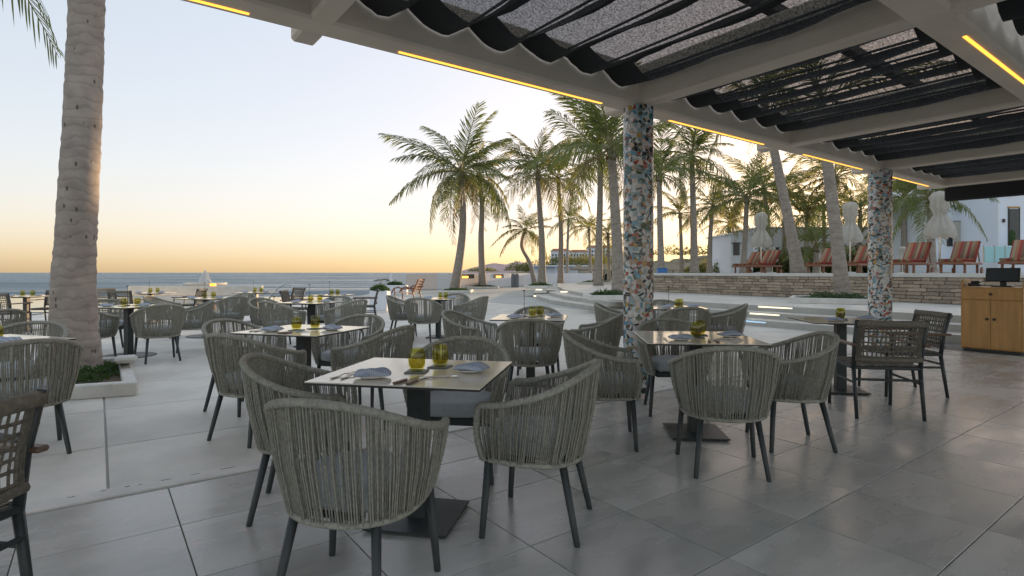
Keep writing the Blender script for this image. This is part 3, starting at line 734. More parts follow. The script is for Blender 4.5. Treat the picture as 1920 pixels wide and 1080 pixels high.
BCH = [  # x, y, facing, label
 (-.606, 2.22, .26, .966, 'nearest chair, back to us, at the front table'),
 (.118, 2.826, -.963, .268, 'chair on the right side of the front table'),
 (-1.10, 3.02, .97, .2, 'chair on the left side of the front table'),
 (-.345, 3.53, -.12, -1, 'barrel chair facing us across the front table'),
 (1.36, 3.62, .13, .99, 'chair, back to us, at the ' + n_['t2']),
 (2.02, 4.12, -1, .08, 'chair on the right side of the ' + n_['t2']),
 (.70, 4.18, 1, -.12, 'chair on the left side of the ' + n_['t2']),
 (1.46, 5.05, -.05, -1, 'chair facing us at the ' + n_['t2']),
 (.18, 5.62, .06, 1, 'chair, back to us, at the ' + n_['t4']),
 (-.47, 6.42, .95, -.3, 'chair on the left side of the ' + n_['t4']),
 (.90, 6.15, -.95, .3, 'chair on the right side of the ' + n_['t4']),
 (.32, 7.0, 0, -1, 'chair facing us at the ' + n_['t4']),
 (-2.46, 5.15, .93, -.35, 'chair on the left side of the ' + n_['t5']),
 (-1.96, 4.30, .42, .9, 'chair, back to us, at the ' + n_['t5']),
 (-1.16, 4.72, -.93, .36, 'chair on the right side of the ' + n_['t5']),
 (-1.62, 5.58, -.3, -.95, 'chair facing us at the ' + n_['t5']),
 (-4.14, 9.6, .9, -.4, 'chair on the left side of the ' + n_['t6']),
 (-3.62, 8.82, .5, .86, 'chair, back to us, at the ' + n_['t6']),
 (-2.74, 9.25, -.9, .43, 'chair on the right side of the ' + n_['t6']),
 (-3.25, 10.2, -.1, -1, 'chair facing us at the ' + n_['t6']),
 (-5.85, 7.72, .1, 1, 'barrel chair just right of the big palm trunk with its back to us'),
 (-5.02, 7.95, -.72, .7, 'chair on the right of the ' + n_['t7']),
 (-5.15, 9.0, -.85, -.5, 'chair on the far right corner of the ' + n_['t7']),
 (-6.5, 9.0, .6, -.8, 'barrel chair half behind the big palm trunk, facing us'),
 (-5.38, 10.6, -.85, .5, 'chair on the right side of the ' + n_['t8']),
 (-6.72, 10.8, .95, .2, 'chair on the left side of the ' + n_['t8']),
 (-5.75, 11.75, -.2, -1, 'chair on the far side of the ' + n_['t8']),
 (-2.08, 10.75, .95, 0, 'chair on the left side of the ' + n_['t9']),
 (-1.60, 10.1, .15, 1, 'chair, back to us, at the ' + n_['t9']),
 (-.78, 10.6, -.9, .4, 'chair on the right side of the ' + n_['t9']),
 (-1.2, 11.5, -.1, -1, 'chair facing us at the ' + n_['t9']),
 (2.28, 7.42, .1, 1, 'chair, back to us, at the ' + n_['t10']),
 (3.0, 7.95, -.95, .3, 'chair on the right side of the ' + n_['t10']),
 (1.52, 8.2, .95, -.2, 'barrel chair left of the ' + n_['t10']),
 (2.42, 8.78, 0, -1, 'chair facing us at the ' + n_['t10']),
 (-3.38, 3.86, -.75, .62, 'barrel chair at the left edge with its back to us, nearest the kerb'),
 (-4.2, 4.75, .25, -1, 'chair facing us at the left edge, touching the big trunk in view'),
 (-6.35, 6.8, -.9, .3, 'barrel chair cut by the left picture edge farther back'),
]
for x, y, fx, fy, lb in BCH: barrel_chair(x, y, fx, fy, 'grey rope ' + lb)
ACH = [
 (3.26, 5.06, .16, .98, 'dark woven armchair with its back to us at the right table'),
 (4.06, 5.88, -.98, .1, 'dark woven armchair on the right side of the right table'),
 (-2.0, 1.72, -.97, .12, 'dark woven armchair cut by the lower left corner'),
 (-10.15, 11.25, -.1, 1, 'woven armchair at the far left picture edge with its back to us'),
 (-10.5, 12.7, .1, -1, 'woven armchair left of the big trunk facing us'),
 (-10.1, 14.2, .9, -.3, 'farther woven armchair just right of the big trunk'),
 (-8.8, 12.9, .05, 1, 'nearer woven armchair just right of the big trunk'),
 (-8.15, 14.1, -.9, -.1, 'woven armchair below the fountain'),
 (-5.85, 14.6, -.6, -.8, 'woven armchair beside the pool handrail'),
 (-4.85, 12.75, .9, .1, 'woven armchair on the left of the far table by the white planter'),
 (-3.6, 13.6, -.9, -.2, 'woven armchair nearest the white planter seen side on'),
]
for x, y, fx, fy, lb in ACH: arm_chair(x, y, fx, fy, lb)

# host stand with till
q = G(1858, 661); hs_ = empty('host_stand', (q.x, q.y, 0), -TH); tag(hs_, 'honey oak cabinet stand with raised sides at the right edge', 'cabinet')
W_, D_, Hh = .76, .50, 1.02
MB().bevbox((0, D_ / 2, .04 + (Hh - .04) / 2), (W_, D_, Hh - .04), .006).build('carcass', 'oak', hs_)
MB().box((0, D_ / 2, .02), (W_ - .04, D_ - .04, .04)).build('plinth', 'metal_dark', hs_)
dr = MB().bevbox((0, -.009, Hh - .11), (W_ - .03, .018, .17), .003).build('drawer', 'oak', hs_); MB().lathe([(0, 0), (.022, 0), (.022, .012), (0, .012)], 16).build('knob', 'wood_dark', dr)
bpy.data.objects['knob'].location = (0, -.018, Hh - .11); bpy.data.objects['knob'].rotation_euler.x = R(90)
for s in (-1, 1):
    d_ = MB().bevbox((s * (W_ - .03) / 4, -.009, (Hh - .21 + .06) / 2 + .0), ((W_ - .036) / 2, .018, Hh - .21 - .06), .003).build('door', 'oak', hs_)
    k_ = MB().lathe([(0, 0), (.022, 0), (.022, .012), (0, .012)], 16).build('knob', 'wood_dark', d_); k_.location = (s * .045, -.018, .52); k_.rotation_euler.x = R(90)
    MB().add([(s * (W_ / 2) - .012, 0.02, Hh + .001), (s * (W_ / 2) + .012, 0.02, Hh + .001), (s * (W_ / 2) + .012, D_, Hh + .001), (s * (W_ / 2) - .012, D_, Hh + .001),
              (s * (W_ / 2) - .012, 0.10, Hh + .12), (s * (W_ / 2) + .012, 0.10, Hh + .12), (s * (W_ / 2) + .012, D_, Hh + .12), (s * (W_ / 2) - .012, D_, Hh + .12)],
             [(0, 3, 2, 1), (4, 5, 6, 7), (0, 1, 5, 4), (1, 2, 6, 5), (2, 3, 7, 6), (3, 0, 4, 7)]).build('side_cheek', 'oak', hs_)
ts = empty('till_screen', (q + rotz(-TH) @ Vector((.09, .22, Hh + .004))), -TH); tag(ts, 'black till screen on the oak stand', 'screen')
MB().bevbox((0, .02, .012), (.26, .20, .022), .006).build('foot', 'black', ts); MB().bevbox((0, .06, .09), (.08, .04, .14), .006).build('neck', 'black', ts)
MB().bevbox((0, .02, .19), (.42, .03, .22), .008, Matrix.Rotation(R(-12), 3, 'X')).build('housing', 'black', ts)
MB().box((0, .003, .19), (.37, .004, .18), Matrix.Rotation(R(-12), 3, 'X')).build('display', 'window_dark', ts)
pt = MB(); pt.bevbox((0, 0, .03), (.16, .22, .05), .015); pt.bevbox((0, .03, .07), (.12, .12, .04), .012); o = pt.build('receipt_printer', 'black'); o.location = q + rotz(-TH) @ Vector((-.24, .2, Hh + .006)); o.rotation_euler.z = -TH; tag(o, 'small black receipt printer beside the till screen', 'printer')

# ================================================================== PLANTS
def frond_mesh(L, droop, nl, seed, wid=.068, hang=.55, mt='leaf'):
    rr = random.Random(seed); b = MB(); pts = []
    K = 14
    def pos(t): return Vector((L * (t - .10 * droop * t * t), 0, -droop * L * .55 * t ** 2.3))
    b.tube([pos(i / K) for i in range(K + 1)], [.05 * (1 - .9 * i / K) * L / 4 for i in range(K + 1)], 4, 1)
    for i in range(nl):
        t = .14 + .86 * (i + rr.uniform(-.3, .3)) / nl; t = min(.995, max(.12, t)); p = pos(t); tg = (pos(min(1, t + .01)) - pos(t - .01)).normalized()
        ln = L * .31 * (math.sin(math.pi * min(1, .16 + t * .80)) ** .7 + .05)
        for s in (-1, 1):
            if rr.random() < .10 or (.55 < t and rr.random() < .08): continue
            sw = .55 + .5 * t + rr.uniform(-.12, .12); out = Vector((0, s, 0)) * math.cos(sw) + tg * math.sin(sw) + Vector((0, 0, .18 - .25 * t)); out.normalize()
            l_ = ln * rr.uniform(.62, 1.15); p1 = p + out * l_ * .5; d2 = (out + Vector((0, 0, -hang * rr.uniform(.7, 1.4)))).normalized(); p2 = p1 + d2 * l_ * .28; d3 = (out * .6 + Vector((0, 0, -hang * 1.9))).normalized(); p3 = p2 + d3 * l_ * .26
            wv = tg * wid * .5 * (L / 4) ** .5
            b.add([p - wv * .6, p + wv * .6, p1 + wv, p1 - wv, p2 + wv * .7, p2 - wv * .7, p3], [(0, 1, 2, 3), (3, 2, 4, 5), (5, 4, 6)], 0)
    return b.mesh('frond', [mt, 'rachis'], False)
FR = [frond_mesh(4.0, d, 54, k, hang=h) for k, (d, h) in enumerate([(.35, .6), (.6, .9), (.95, 1.3), (1.35, 1.5), (.75, 1.1), (1.15, 1.4)])]
FRF = [frond_mesh(4.0, d, 40, 20 + k, .085, h, 'leaf_far') for k, (d, h) in enumerate([(.4, .7), (.75, 1.0), (1.1, 1.4), (1.4, 1.5)])]
FRD = frond_mesh(3.2, 1.3, 36, 40, .05, 1.0, 'leaf_dry')
b = MB(); rr = random.Random(9)
b.lathe([(0, -.9), (.20, -.9), (.26, -.55), (.24, -.1), (.16, .35), (.05, .8), (0, .85)], 10)
for k in range(9):
    a = k * 2.4; b.lathe([(0, -.14), (.10, -.09), (.13, 0), (.09, .1), (0, .14)], 8, (.33 * math.cos(a), .33 * math.sin(a), -.45 - .12 * (k % 3)))
for k in range(14):
    a = k * 2.39; r0 = .2; b.add([(r0 * math.cos(a - .35), r0 * math.sin(a - .35), -.7), (r0 * math.cos(a + .35), r0 * math.sin(a + .35), -.7), (.46 * math.cos(a), .46 * math.sin(a), .35)], [(0, 1, 2)])
ME_HEART = b.mesh('crown', 'leaf_dry', False)
def palm(pts, r0, r1, cs, label, nf=22, seed=0, near=False, crown=True, flare=1.45, far=False, ups=1.0):
    """pts: trunk points in metres from base to crown"""
    rr = random.Random(seed); base = Vector(pts[0]); root = empty('palm_tree', base); tag(root, label, 'palm', 'palm trees')
    P = [Vector(p) - base for p in pts]; n = 130 if near else 26; path = []
    m_ = len(P) - 1
    for i in range(n + 1):
        u = i / n * m_; k = min(int(u), m_ - 1); t = u - k; p0, p1, p2, p3 = P[max(k - 1, 0)], P[k], P[k + 1], P[min(k + 2, m_)]
        path.append(.5 * ((2 * p1) + (p2 - p0) * t + (2 * p0 - 5 * p1 + 4 * p2 - p3) * t * t + (3 * p1 - p0 - 3 * p2 + p3) * t ** 3))
    rad = [(r0 + (r1 - r0) * (i / n)) * (1 + (flare - 1) * math.exp(-i / n * (5 if near else 9))) * (1 + rr.uniform(-.018, .018)) for i in range(n + 1)]
    if near:
        for i in range(n + 1):
            rad[i] *= 1.0 + .035 * ((i * 1.0 + rr.uniform(-.25, .25)) % 3 / 3 - .4)
    tb = MB().tube(path, rad, 28 if near else 10)
    if near: tb.v = [tuple(Vector(v) + Vector((rr.uniform(-1, 1), rr.uniform(-1, 1), rr.uniform(-1, 1))) * .004) for v in tb.v]
    tb.build('trunk', 'trunk_near' if near else 'trunk_far', root, smooth=True)
    if not crown: return root
    c = link('crown', ME_HEART, root); c.location = path[-1]; c.scale = (cs * r1 * 4.2 / cs,) * 3 if False else (max(.35, r1 * 3.4),) * 3; sc = c.scale[0]
    for k in range(nf):
        t = k / nf; el = 84 * ups - 116 * t ** .9 + rr.uniform(-15, 15); az = k * 137.5 + rr.uniform(-28, 28)
        if near and t > .45: continue
        me = rr.choice(FRF[:2] if t < .5 else FRF[1:]) if far else (FR[rr.choice((0, 1))] if t < .4 else FR[rr.choice((1, 2, 4))] if t < .75 else FR[rr.choice((2, 3, 5))])
        if t > .86 and rr.random() < .7: me = FRD
        f = link('frond', me, c); s = cs / 4.0 * rr.uniform(.72, 1.14) / sc * (.95 if t < .12 else 1)
        f.scale = (s, s, s); f.rotation_euler = Euler((rr.uniform(-.35, .35), -R(el), R(az)), 'XYZ'); f.location = (0, 0, .1)
    return root
def px_trunk(pp, Y, h0): 
    pts = [D(px, py, Y) for px, py in pp]; pts[0].z = h0; return pts
# big near trunk
gb = G(146, 712); Yb = gb.y
palm([gb, D(138, 560, Yb), D(144, 420, Yb), D(154, 240, Yb), D(161, 60, Yb), D(166, -120, Yb), D(172, -330, Yb)], .195, .165, 3.4, 'thick pale palm trunk rising out of view from the kerbed bed at left', 18, 3, near=True, flare=1.36)
op = palm([(-7.7, 6.3, 0), (-7.65, 6.3, 2.5), (-7.75, 6.3, 6.05)], .18, .14, 3.0, 'palm just outside the left edge whose frond hangs into the top corner', 10, 77, near=True)
cr_ = [c for c in op.children if c.name.startswith('crown')][0]
for az_, sc_ in ((2, .70), (-24, .62)):
    f = link('frond', FR[3], cr_); f.scale = (sc_ / cr_.scale[0],) * 3; f.rotation_euler = Euler((.2, R(4), R(az_)), 'XYZ')
PL = [
 ([(852, 547), (866, 450), (868, 390), (864, 322)], 37.0, 0, .36, .24, 5.3, 'tall palm with a leaning foot behind the deck chair', 24, 11),
 ([(905, 539), (902, 450), (904, 390), (899, 330)], 45.0, 0, .33, .22, 4.6, 'second tall palm, right of the leaning-foot palm', 20, 12),
 ([(1016, 538), (1016, 450), (1012, 390), (1008, 328)], 40.0, .42, .32, .21, 4.6, 'tall palm rising from the curved step corner', 22, 13),
 ([(1003, 533), (994, 495), (978, 462), (984, 432)], 52.0, 0, .26, .16, 3.4, 'short palm with a bent trunk before the headland', 16, 14),
 ([(1051, 531), (1052, 450), (1050, 390), (1046, 335)], 44.0, .42, .26, .19, 4.2, 'slim palm between the curved step palm and the column', 18, 15),
 ([(1063, 526), (1064, 470), (1066, 412)], 62.0, .42, .22, .16, 3.2, 'small distant palm under taller crowns', 14, 16),
 ([(1122, 530), (1123, 450), (1125, 380), (1126, 296)], 36.0, .42, .32, .22, 5.0, 'tall palm in the round kerbed bed left of the column', 22, 17),
 ([(1160, 556), (1157, 460), (1152, 370), (1146, 282)], 19.5, .42, .27, .19, 3.6, 'thick palm standing just left of the nearer column', 18, 18),
 ([(1142, 522), (1141, 478), (1140, 440)], 48.0, .42, .2, .16, 3.3, 'low bushy palm left of the column', 14, 19),
 ([(1302, 512), (1300, 400), (1297, 292)], 34.0, UT, .30, .20, 4.0, 'tall palm right of the nearer column', 22, 20),
 ([(1278, 510), (1277, 450), (1275, 402)], 46.0, UT, .22, .17, 3.2, 'mid-height palm right of the column against the glow', 16, 21),
 ([(1330, 510), (1332, 440), (1336, 388)], 42.0, UT, .25, .18, 3.6, 'mid-height palm before the small white house', 16, 22),
 ([(1393, 510), (1398, 430), (1400, 372)], 36.0, UT, .24, .18, 3.8, 'bushy palm left of the first closed parasol', 20, 23),
 ([(1440, 510), (1440, 420), (1432, 356)], 42.0, UT, .24, .18, 4.2, 'bushy palm behind the first closed parasol', 20, 24),
 ([(1497, 512), (1478, 410), (1452, 285), (1432, 190)], 24.0, UT, .31, .20, 4.0, 'thick trunk leaning left behind the loungers', 14, 25),
 ([(1582, 556), (1568, 440), (1551, 300), (1540, 190)], 15.5, .42, .225, .165, 3.2, 'ringed trunk leaning left from the bed on the landing', 12, 26),
 ([(1567, 510), (1566, 420), (1566, 335)], 40.0, UT, .26, .18, 4.0, 'tall palm between the leaning trunk and far column', 20, 27),
 ([(1512, 510), (1512, 450), (1514, 405)], 40.0, UT, .24, .18, 3.6, 'bushy palm between the two leaning trunks', 18, 28),
 ([(1530, 512), (1530, 490), (1530, 462)], 28.0, UT, .2, .16, 2.6, 'low palm behind the second pair of loungers', 14, 29),
 ([(1612, 510), (1612, 440), (1613, 398)], 44.0, UT, .24, .18, 3.6, 'palm just left of the far column', 16, 30),
 ([(1697, 510), (1695, 430), (1694, 372)], 38.0, UT, .26, .18, 4.0, 'palm just right of the far column', 20, 31),
 ([(1722, 510), (1722, 460), (1724, 425)], 44.0, UT, .24, .18, 3.6, 'palm at the left corner of the villa', 16, 32),
 ([(1748, 511), (1746, 440), (1744, 372)], 25.0, UT, .22, .16, 3.0, 'palm behind the tallest closed parasol', 16, 33),
 ([(1240, 511), (1238, 440), (1236, 330)], 30.0, UT, .25, .18, 3.6, 'palm hidden at the right edge of the nearer column', 18, 34),
 ([(1365, 510), (1366, 460), (1368, 420)], 52.0, UT, .24, .18, 3.6, 'palm left of the small pool house', 18, 35),
 ([(1470, 510), (1470, 440), (1472, 380)], 47.0, UT, .24, .18, 4.0, 'palm behind the thick leaning trunk', 20, 36),
 ([(1545, 510), (1545, 440), (1544, 385)], 48.0, UT, .24, .18, 4.0, 'palm behind the ringed leaning trunk', 20, 37),
 ([(1676, 510), (1676, 460), (1675, 430)], 48.0, UT, .24, .18, 3.6, 'lower palm touching the far column', 18, 38),
 ([(1108, 518), (1106, 470), (1104, 428)], 70.0, .42, .24, .18, 3.8, 'distant palm left of the tall bed palm', 16, 39),
]
for pp, Y, h0, r0, r1, cs, lb, nf, sd_ in PL:
    rp = random.Random(sd_ * 7); palm(px_trunk(pp, Y, h0), r0 * .78, r1 * .72, cs * rp.uniform(.82, .98), lb, int(nf * rp.uniform(.85, 1.12)), sd_, far=Y > 39, ups=rp.uniform(.8, 1.08))

def bush(name, c, rx, ry, rz_, n, lf, label, mt='shrub_leaf', seed=0, parent=None, kind=None, group=None):
    rr = random.Random(seed); b = MB()
    for i in range(n):
        while True:
            p = Vector((rr.uniform(-1, 1), rr.uniform(-1, 1), rr.uniform(0, 1)))
            if p.length < 1: break
        k = .8 + .35 * math.sin(p.x * 5 + seed) * math.cos(p.y * 6)
        q = Vector((p.x * rx, p.y * ry, p.z * rz_ * k)); d = Vector((rr.uniform(-1, 1), rr.uniform(-1, 1), rr.uniform(-.2, 1))).normalized(); s = d.orthogonal().normalized() * lf * .3
        b.add([q - s, q + d * lf * .5 - s * .2, q + d * lf, q + s], [(0, 1, 2, 3)])
    o = b.build(name, mt, parent); o.location = c
    if label: tag(o, label, 'plant', group)
    if kind: o['kind'] = kind
    return o
# kerbed bed of the big palm
def kerb_ring(name, pts, h, t, label, z0=0, mt='kerb'):
    r = empty(name, (*pts[0], z0)); tag(r, label, 'planter', 'kerbed palm beds'); o0 = Vector((*pts[0], 0)); n = len(pts)
    for i in range(n):
        p0, p1 = Vector((*pts[i], 0)), Vector((*pts[(i + 1) % n], 0)); d = p1 - p0
        o = MB().bevbox((d.length / 2 + t * .0, 0, h / 2), (d.length - t + .002 if i % 2 else d.length + t, t, h), .012).build('kerb', mt, r); o.location = p0 - o0; o.rotation_euler.z = math.atan2(d.y, d.x)
    c = sum((Vector((*p, 0)) for p in pts), Vector()) / n
    MB().prism([((Vector((*p, 0)) - c) * .96 + c - o0)[:2] for p in pts], .005, h * .55).build('soil', 'soil', r)
    return r, c
k0 = G(244, 741); k1 = G(100, 752); k2 = G(266, 700)
ku = Vector((-.92, -.38, 0)) * 1.9; kv = BX * 2.1
kp = [k0[:2], (k0 + ku)[:2], (k0 + ku + kv)[:2], (k0 + kv)[:2]]
_, kc = kerb_ring('palm_bed', kp, .14, .12, 'low cream kerb bed around the thick left palm trunk')
bush('ground_cover', (kc.x, kc.y, .07), 1.0, .95, .17, 3600, .06, None, seed=4, kind='stuff')
sb = MB().bevbox((0, 0, .16), (.50, .22, .09), .03, Matrix.Rotation(R(9), 3, 'Y')).build('stone_block', 'kerb'); sb.location = (*(k0 + BX * 1.15 + AX * .0)[:2], .06); sb.rotation_euler.z = ROT + 1.57; tag(sb, 'sloping cream stone block on the corner of the palm kerb', 'block')
# other beds
def bed(px, py, h0, w, d, label, seed, rzz=0.0):
    c = G(px, py, h0); m_ = rotz(rzz); pts = [tuple((c + m_ @ Vector(v))[:2]) for v in ((-w / 2, 0, 0), (w / 2, 0, 0), (w / 2, d, 0), (-w / 2, d, 0))]
    kerb_ring('palm_bed', pts, .15, .12, label, h0)
    cc = c + m_ @ Vector((0, d / 2, 0)); bush('ground_cover', (cc.x, cc.y, h0 + .07), w * .45, d * .45, .22, 900, .10, None, seed=seed, kind='stuff')
bed(1122, 533, .42, 2.4, 2.4, 'square kerb bed around the tall palm left of the column', 41)
bed(1562, 570, .42, 2.0, 1.7, 'long kerb bed under the ringed leaning trunk', 42, R(-30))
bed(1150, 563, .42, 1.3, 1.6, 'kerb bed under the thick palm left of the column', 43)
bed(905, 541, 0, 2.4, 2.2, 'kerb bed under the second tall palm', 44)
bed(852, 549, 0, 1.9, 2.2, 'kerb bed under the leaning-foot palm', 45)
bed(1014, 541, .42, 1.5, 1.6, 'kerb bed on the curved step corner', 46)
# undergrowth and scrub on the far slope and behind the loungers (reads as one mass)
for k, (px, py, Y, rx, hz, n) in enumerate([(1040, 500, 440, 14, 9, 700), (1120, 492, 440, 18, 5, 700), (1065, 492, 460, 14, 5, 500), (1000, 509, 420, 14, 9, 700), (905, 509, 460, 12, 4, 300), (975, 508, 430, 12, 8, 500), (1090, 498, 400, 16, 10, 700), (1150, 496, 380, 14, 12, 700), (1260, 478, 180, 8, 3, 600), (1320, 478, 180, 7, 3.4, 600)]):
    p_ = D(px, py, Y - 8); bush('scrub', p_, rx, rx * .5, hz, n, Y / 260, None, 'leaf_far', 60 + k, kind='stuff')
for k, (px, Y, rx, hz) in enumerate([(1420, 47, 4, 2.2), (1500, 46, 4, 2.2), (1590, 46, 4, 2.4), (1640, 45, 3.5, 2.2), (1700, 44, 3.0, 2.2), (1345, 60, 4, 1.4)]):
    p_ = D(px, 511, Y); p_.z = UT; bush('hedge', p_, rx, 1.4, hz, 2600, .35, 'dense dark hedge mass behind the loungers, %s from the left' % ['second', 'third', 'fourth', 'fifth', 'rightmost one, sixth', 'first'][k], 'leaf_far', 80 + k, group='hedges behind the loungers')

# white planter boxes and deck chair
q = G(709, 583); wp = empty('planter_box', q); tag(wp, 'tall white planter box with a clipped shrub near the deck chair', 'planter')
MB().bevbox((0, .28, .33), (.56, .56, .66), .015).build('box', 'white_wall', wp); bush('shrub', (0, .28, .64), .33, .33, .24, 900, .07, None, seed=51, parent=wp)
q = G(742, 553); wp = empty('planter_box', q); tag(wp, 'lower white planter trough behind the deck chair', 'planter')
MB().bevbox((0, .4, .27), (1.15, .5, .54), .015).build('box', 'white_wall', wp); bush('shrub', (-.1, .4, .53), .5, .22, .26, 700, .09, None, seed=52, parent=wp)
q = G(768, 562); dc = empty('deck_chair', (q.x, q.y, 0), R(70)); tag(dc, 'red-brown wooden deck chair with curved scroll arms', 'deck chair')
for s in (-1, 1):
    MB().tube([(s * .34, .75, .30), (s * .34, .62, .52), (s * .34, .40, .58), (s * .34, .15, .50), (s * .34, -.15, .52), (s * .34, -.42, .66), (s * .34, -.52, .60)], .035, 6).build('arm', 'teak', dc, smooth=True)
    MB().tube([(s * .32, .6, .50), (s * .32, .55, 0)], .03, 6).build('leg', 'teak', dc); MB().tube([(s * .32, -.3, .5), (s * .32, -.45, 0)], .03, 6).build('leg', 'teak', dc)
    MB().tube([(s * .29, -.32, .32), (s * .29, -.62, .95)], .03, 6).build('back_post', 'teak', dc)
for k in range(7): MB().bevbox((0, .55 - k * .14, .34 - k * .008), (.6, .11, .02), .004).build('seat_slat', 'teak', dc)
for k in range(5): MB().bevbox((0, -.37 - k * .055, .44 + k * .12), (.56, .02, .09), .004, Matrix.Rotation(R(-25), 3, 'X')).build('back_slat', 'teak', dc)
# waste bins by the parapet
for px, w in ((962, 'left'), (969, 'right')):
    q = D(px, 533, 47.5); o = MB().bevbox((0, 0, .55), (.34, .34, 1.1), .06).bevbox((0, 0, 1.13), (.30, .30, .05), .02).build('waste_bin', 'bin'); o.location = (q.x, q.y, 0); tag(o, 'slim grey waste bin against the parapet, the %s one' % w, 'bin', 'waste bins')
# fountain and basin
q = G(347, 556); fb = empty('fountain', (q.x, q.y + 1, 0)); tag(fb, 'round fountain with white water plume before the sea', 'fountain')
MB().bevbox((0, 0, .27), (7.2, .35, .54), .03).build('basin_wall', 'kerb', fb)
bs = MB().lathe([(0, .54), (1.05, .56), (1.1, .62), (1.1, .68), (1.0, .68), (.9, .62), (0, .60)], 40).build('bowl', 'kerb', fb, smooth=False); bs.location.y = .9
rr = random.Random(8); b = MB()
for k in range(420):
    a = rr.uniform(0, 6.28); r_ = rr.uniform(.02, .34); hh = (.80 - r_ * .9) * rr.uniform(.35, 1.05); pts = []
    for i in range(6):
        t = i / 5; k_ = r_ * (1 - .55 * t + .12 * rr.uniform(-1, 1)); pts.append((k_ * math.cos(a), k_ * math.sin(a), .60 + hh * t))
    b.tube(pts, [.022, .02, .018, .018, .02, .025], 4, cap=False)
pl = b.build('water_plume', 'spray', fb); pl.location.y = .9; pl['kind'] = 'stuff'
nz_ = MB().lathe([(0, .60), (.07, .60), (.06, .95), (0, .96)], 10).build('nozzle', 'wood_dark', fb); nz_.location.y = .78
lp = MB().bevbox((0, 0, .6), (.3, .12, .12), .02).build('basin_lamp', 'led_warm', fb); lp.location = (1.0, -.15, 0)
# pool handrail
q = G(520, 566); o = MB().tube([(-.45, 0, 0), (-.2, 0, .35), (.05, 0, .62), (.35, 0, .76), (.6, 0, .70), (.68, 0, .50), (.68, 0, 0)], .032, 8).build('pool_handrail', 'steel', smooth=True); o.location = q; tag(o, 'arched steel pool handrail among the far tables', 'handrail')
# step lights
def steplight(p0, p1, z, mt, lb):
    d = Vector((*p1, 0)) - Vector((*p0, 0)); o = MB().bevbox((d.length / 2, -.0, 0), (d.length, .03, .035), .004).build('step_light', mt); o.location = (*p0, z); o.rotation_euler.z = math.atan2(d.y, d.x); tag(o, lb, 'light', 'step lights')
def along(poly, b0, b1):     # points on the straight run at given b, pushed just in front
    pa, pb = Vector(poly[1]), Vector(poly[3]); bb = lambda p_: BX.x * p_.x + BX.y * p_.y
    f_ = lambda bq: pa.lerp(pb, (bq - bb(pa)) / (bb(pb) - bb(pa))) - Vector(AX[:2]) * .012
    return tuple(f_(b0)), tuple(f_(b1))
steplight(*along(L3, 6.3, 7.7), .385, 'led_white', 'long glowing strip under the top step')
steplight(*along(L2, 6.3, 7.6), .245, 'led_white', 'long glowing strip under the middle step')
steplight(*along(L1, 6.3, 7.6), .10, 'led_blue', 'bluish glowing strip under the lowest step')
for (px, py, h, lb) in ((1011, 543, .38, 'small step light under the palm on the curved step'), (1007, 555, .1, 'small step light at the foot of the curved step'), (1058, 547, .36, 'small step light on the upper curved step')):
    q = G(px, py, h); o = MB().bevbox((0, -.03, 0), (.34, .05, .06), .006).build('step_light', 'led_white'); o.location = (q.x, q.y, h); o.rotation_euler.z = -.5; tag(o, lb, 'light', 'step lights')

# ================================================================== UPPER TERRACE
def lounger_parts():
    P = []
    def add(nm, b, mt, sm=False): P.append((nm, b.mesh(nm, mt, sm)))
    for s in (-1, 1): add('side_rail', MB().bevbox((s * .32, 0, .33), (.045, 1.95, .07), .008), 'teak')
    add('end_rail', MB().bevbox((0, .96, .33), (.62, .04, .07), .008), 'teak'); add('end_rail', MB().bevbox((0, -.96, .33), (.62, .04, .07), .008), 'teak')
    for s in (-1, 1):
        add('leg', MB().bevbox((s * .29, .72, .15), (.06, .07, .30), .008), 'teak'); add('leg', MB().bevbox((s * .29, -.6, .15), (.06, .07, .30), .008), 'teak')
        add('wheel', MB().add(*wheel_geo(s * .36, -.78)), 'teak')
    for k in range(8): add('slat', MB().bevbox((0, .88 - k * .13, .372), (.62, .10, .018), .004), 'teak')
    add('seat_cushion', MB().bevbox((0, .33, .425), (.64, 1.25, .08), .025), 'stripe', True)
    rot = Matrix.Rotation(R(-47), 3, 'X'); c = Vector((0, -.30, .42)) + rot @ Vector((0, -.41, .03)); add('back_cushion', MB().bevbox(c, (.66, .82, .085), .025, rot), 'stripe', True)
    c2 = Vector((0, -.30, .36)) + rot @ Vector((0, -.40, -.02)); add('back_frame', MB().bevbox(c2, (.62, .80, .03), .006, rot), 'teak')
    for s in (-1, 1): add('prop', MB().tube([(s * .29, -.66, .76), (s * .29, -.86, .34)], .016, 6), 'teak')
    return P
def wheel_geo(x, y):
    b = MB(); n = 16
    for k in range(2):
        for i in range(n):
            a = 2 * math.pi * i / n; b.v.append((x + (k - .5) * .04, y + .11 * math.cos(a), .11 + .11 * math.sin(a)))
    return b.v, [tuple(range(n)), tuple(range(n, 2 * n))[::-1]] + [(i, (i + 1) % n, n + (i + 1) % n, n + i) for i in range(n)]
LP = lounger_parts()
LG = [(1405, 26.5, 1, 'leftmost striped lounger half hidden by the next'), (1432, 24.5, 1, 'second striped lounger, before the first closed parasol'), (1545, 22.5, 1, 'striped lounger crossing the ringed leaning trunk'), (1612, 20.5, 1, 'striped lounger left of the far column'), (1708, 18.0, 1, 'striped lounger right of the far column'), (1800, 17.4, 1, 'striped lounger before the white villa screens'), (1915, 16.5, 1, 'striped lounger cut by the right picture edge')]
for px, Y, s, lb in LG:
    p_ = D(px, 511, Y); o = empty('sun_lounger', (p_.x, p_.y, UT), face(-.80, -.62)); tag(o, lb, 'sun lounger', 'striped sun loungers')
    for nm, me in LP: link(nm, me, o)
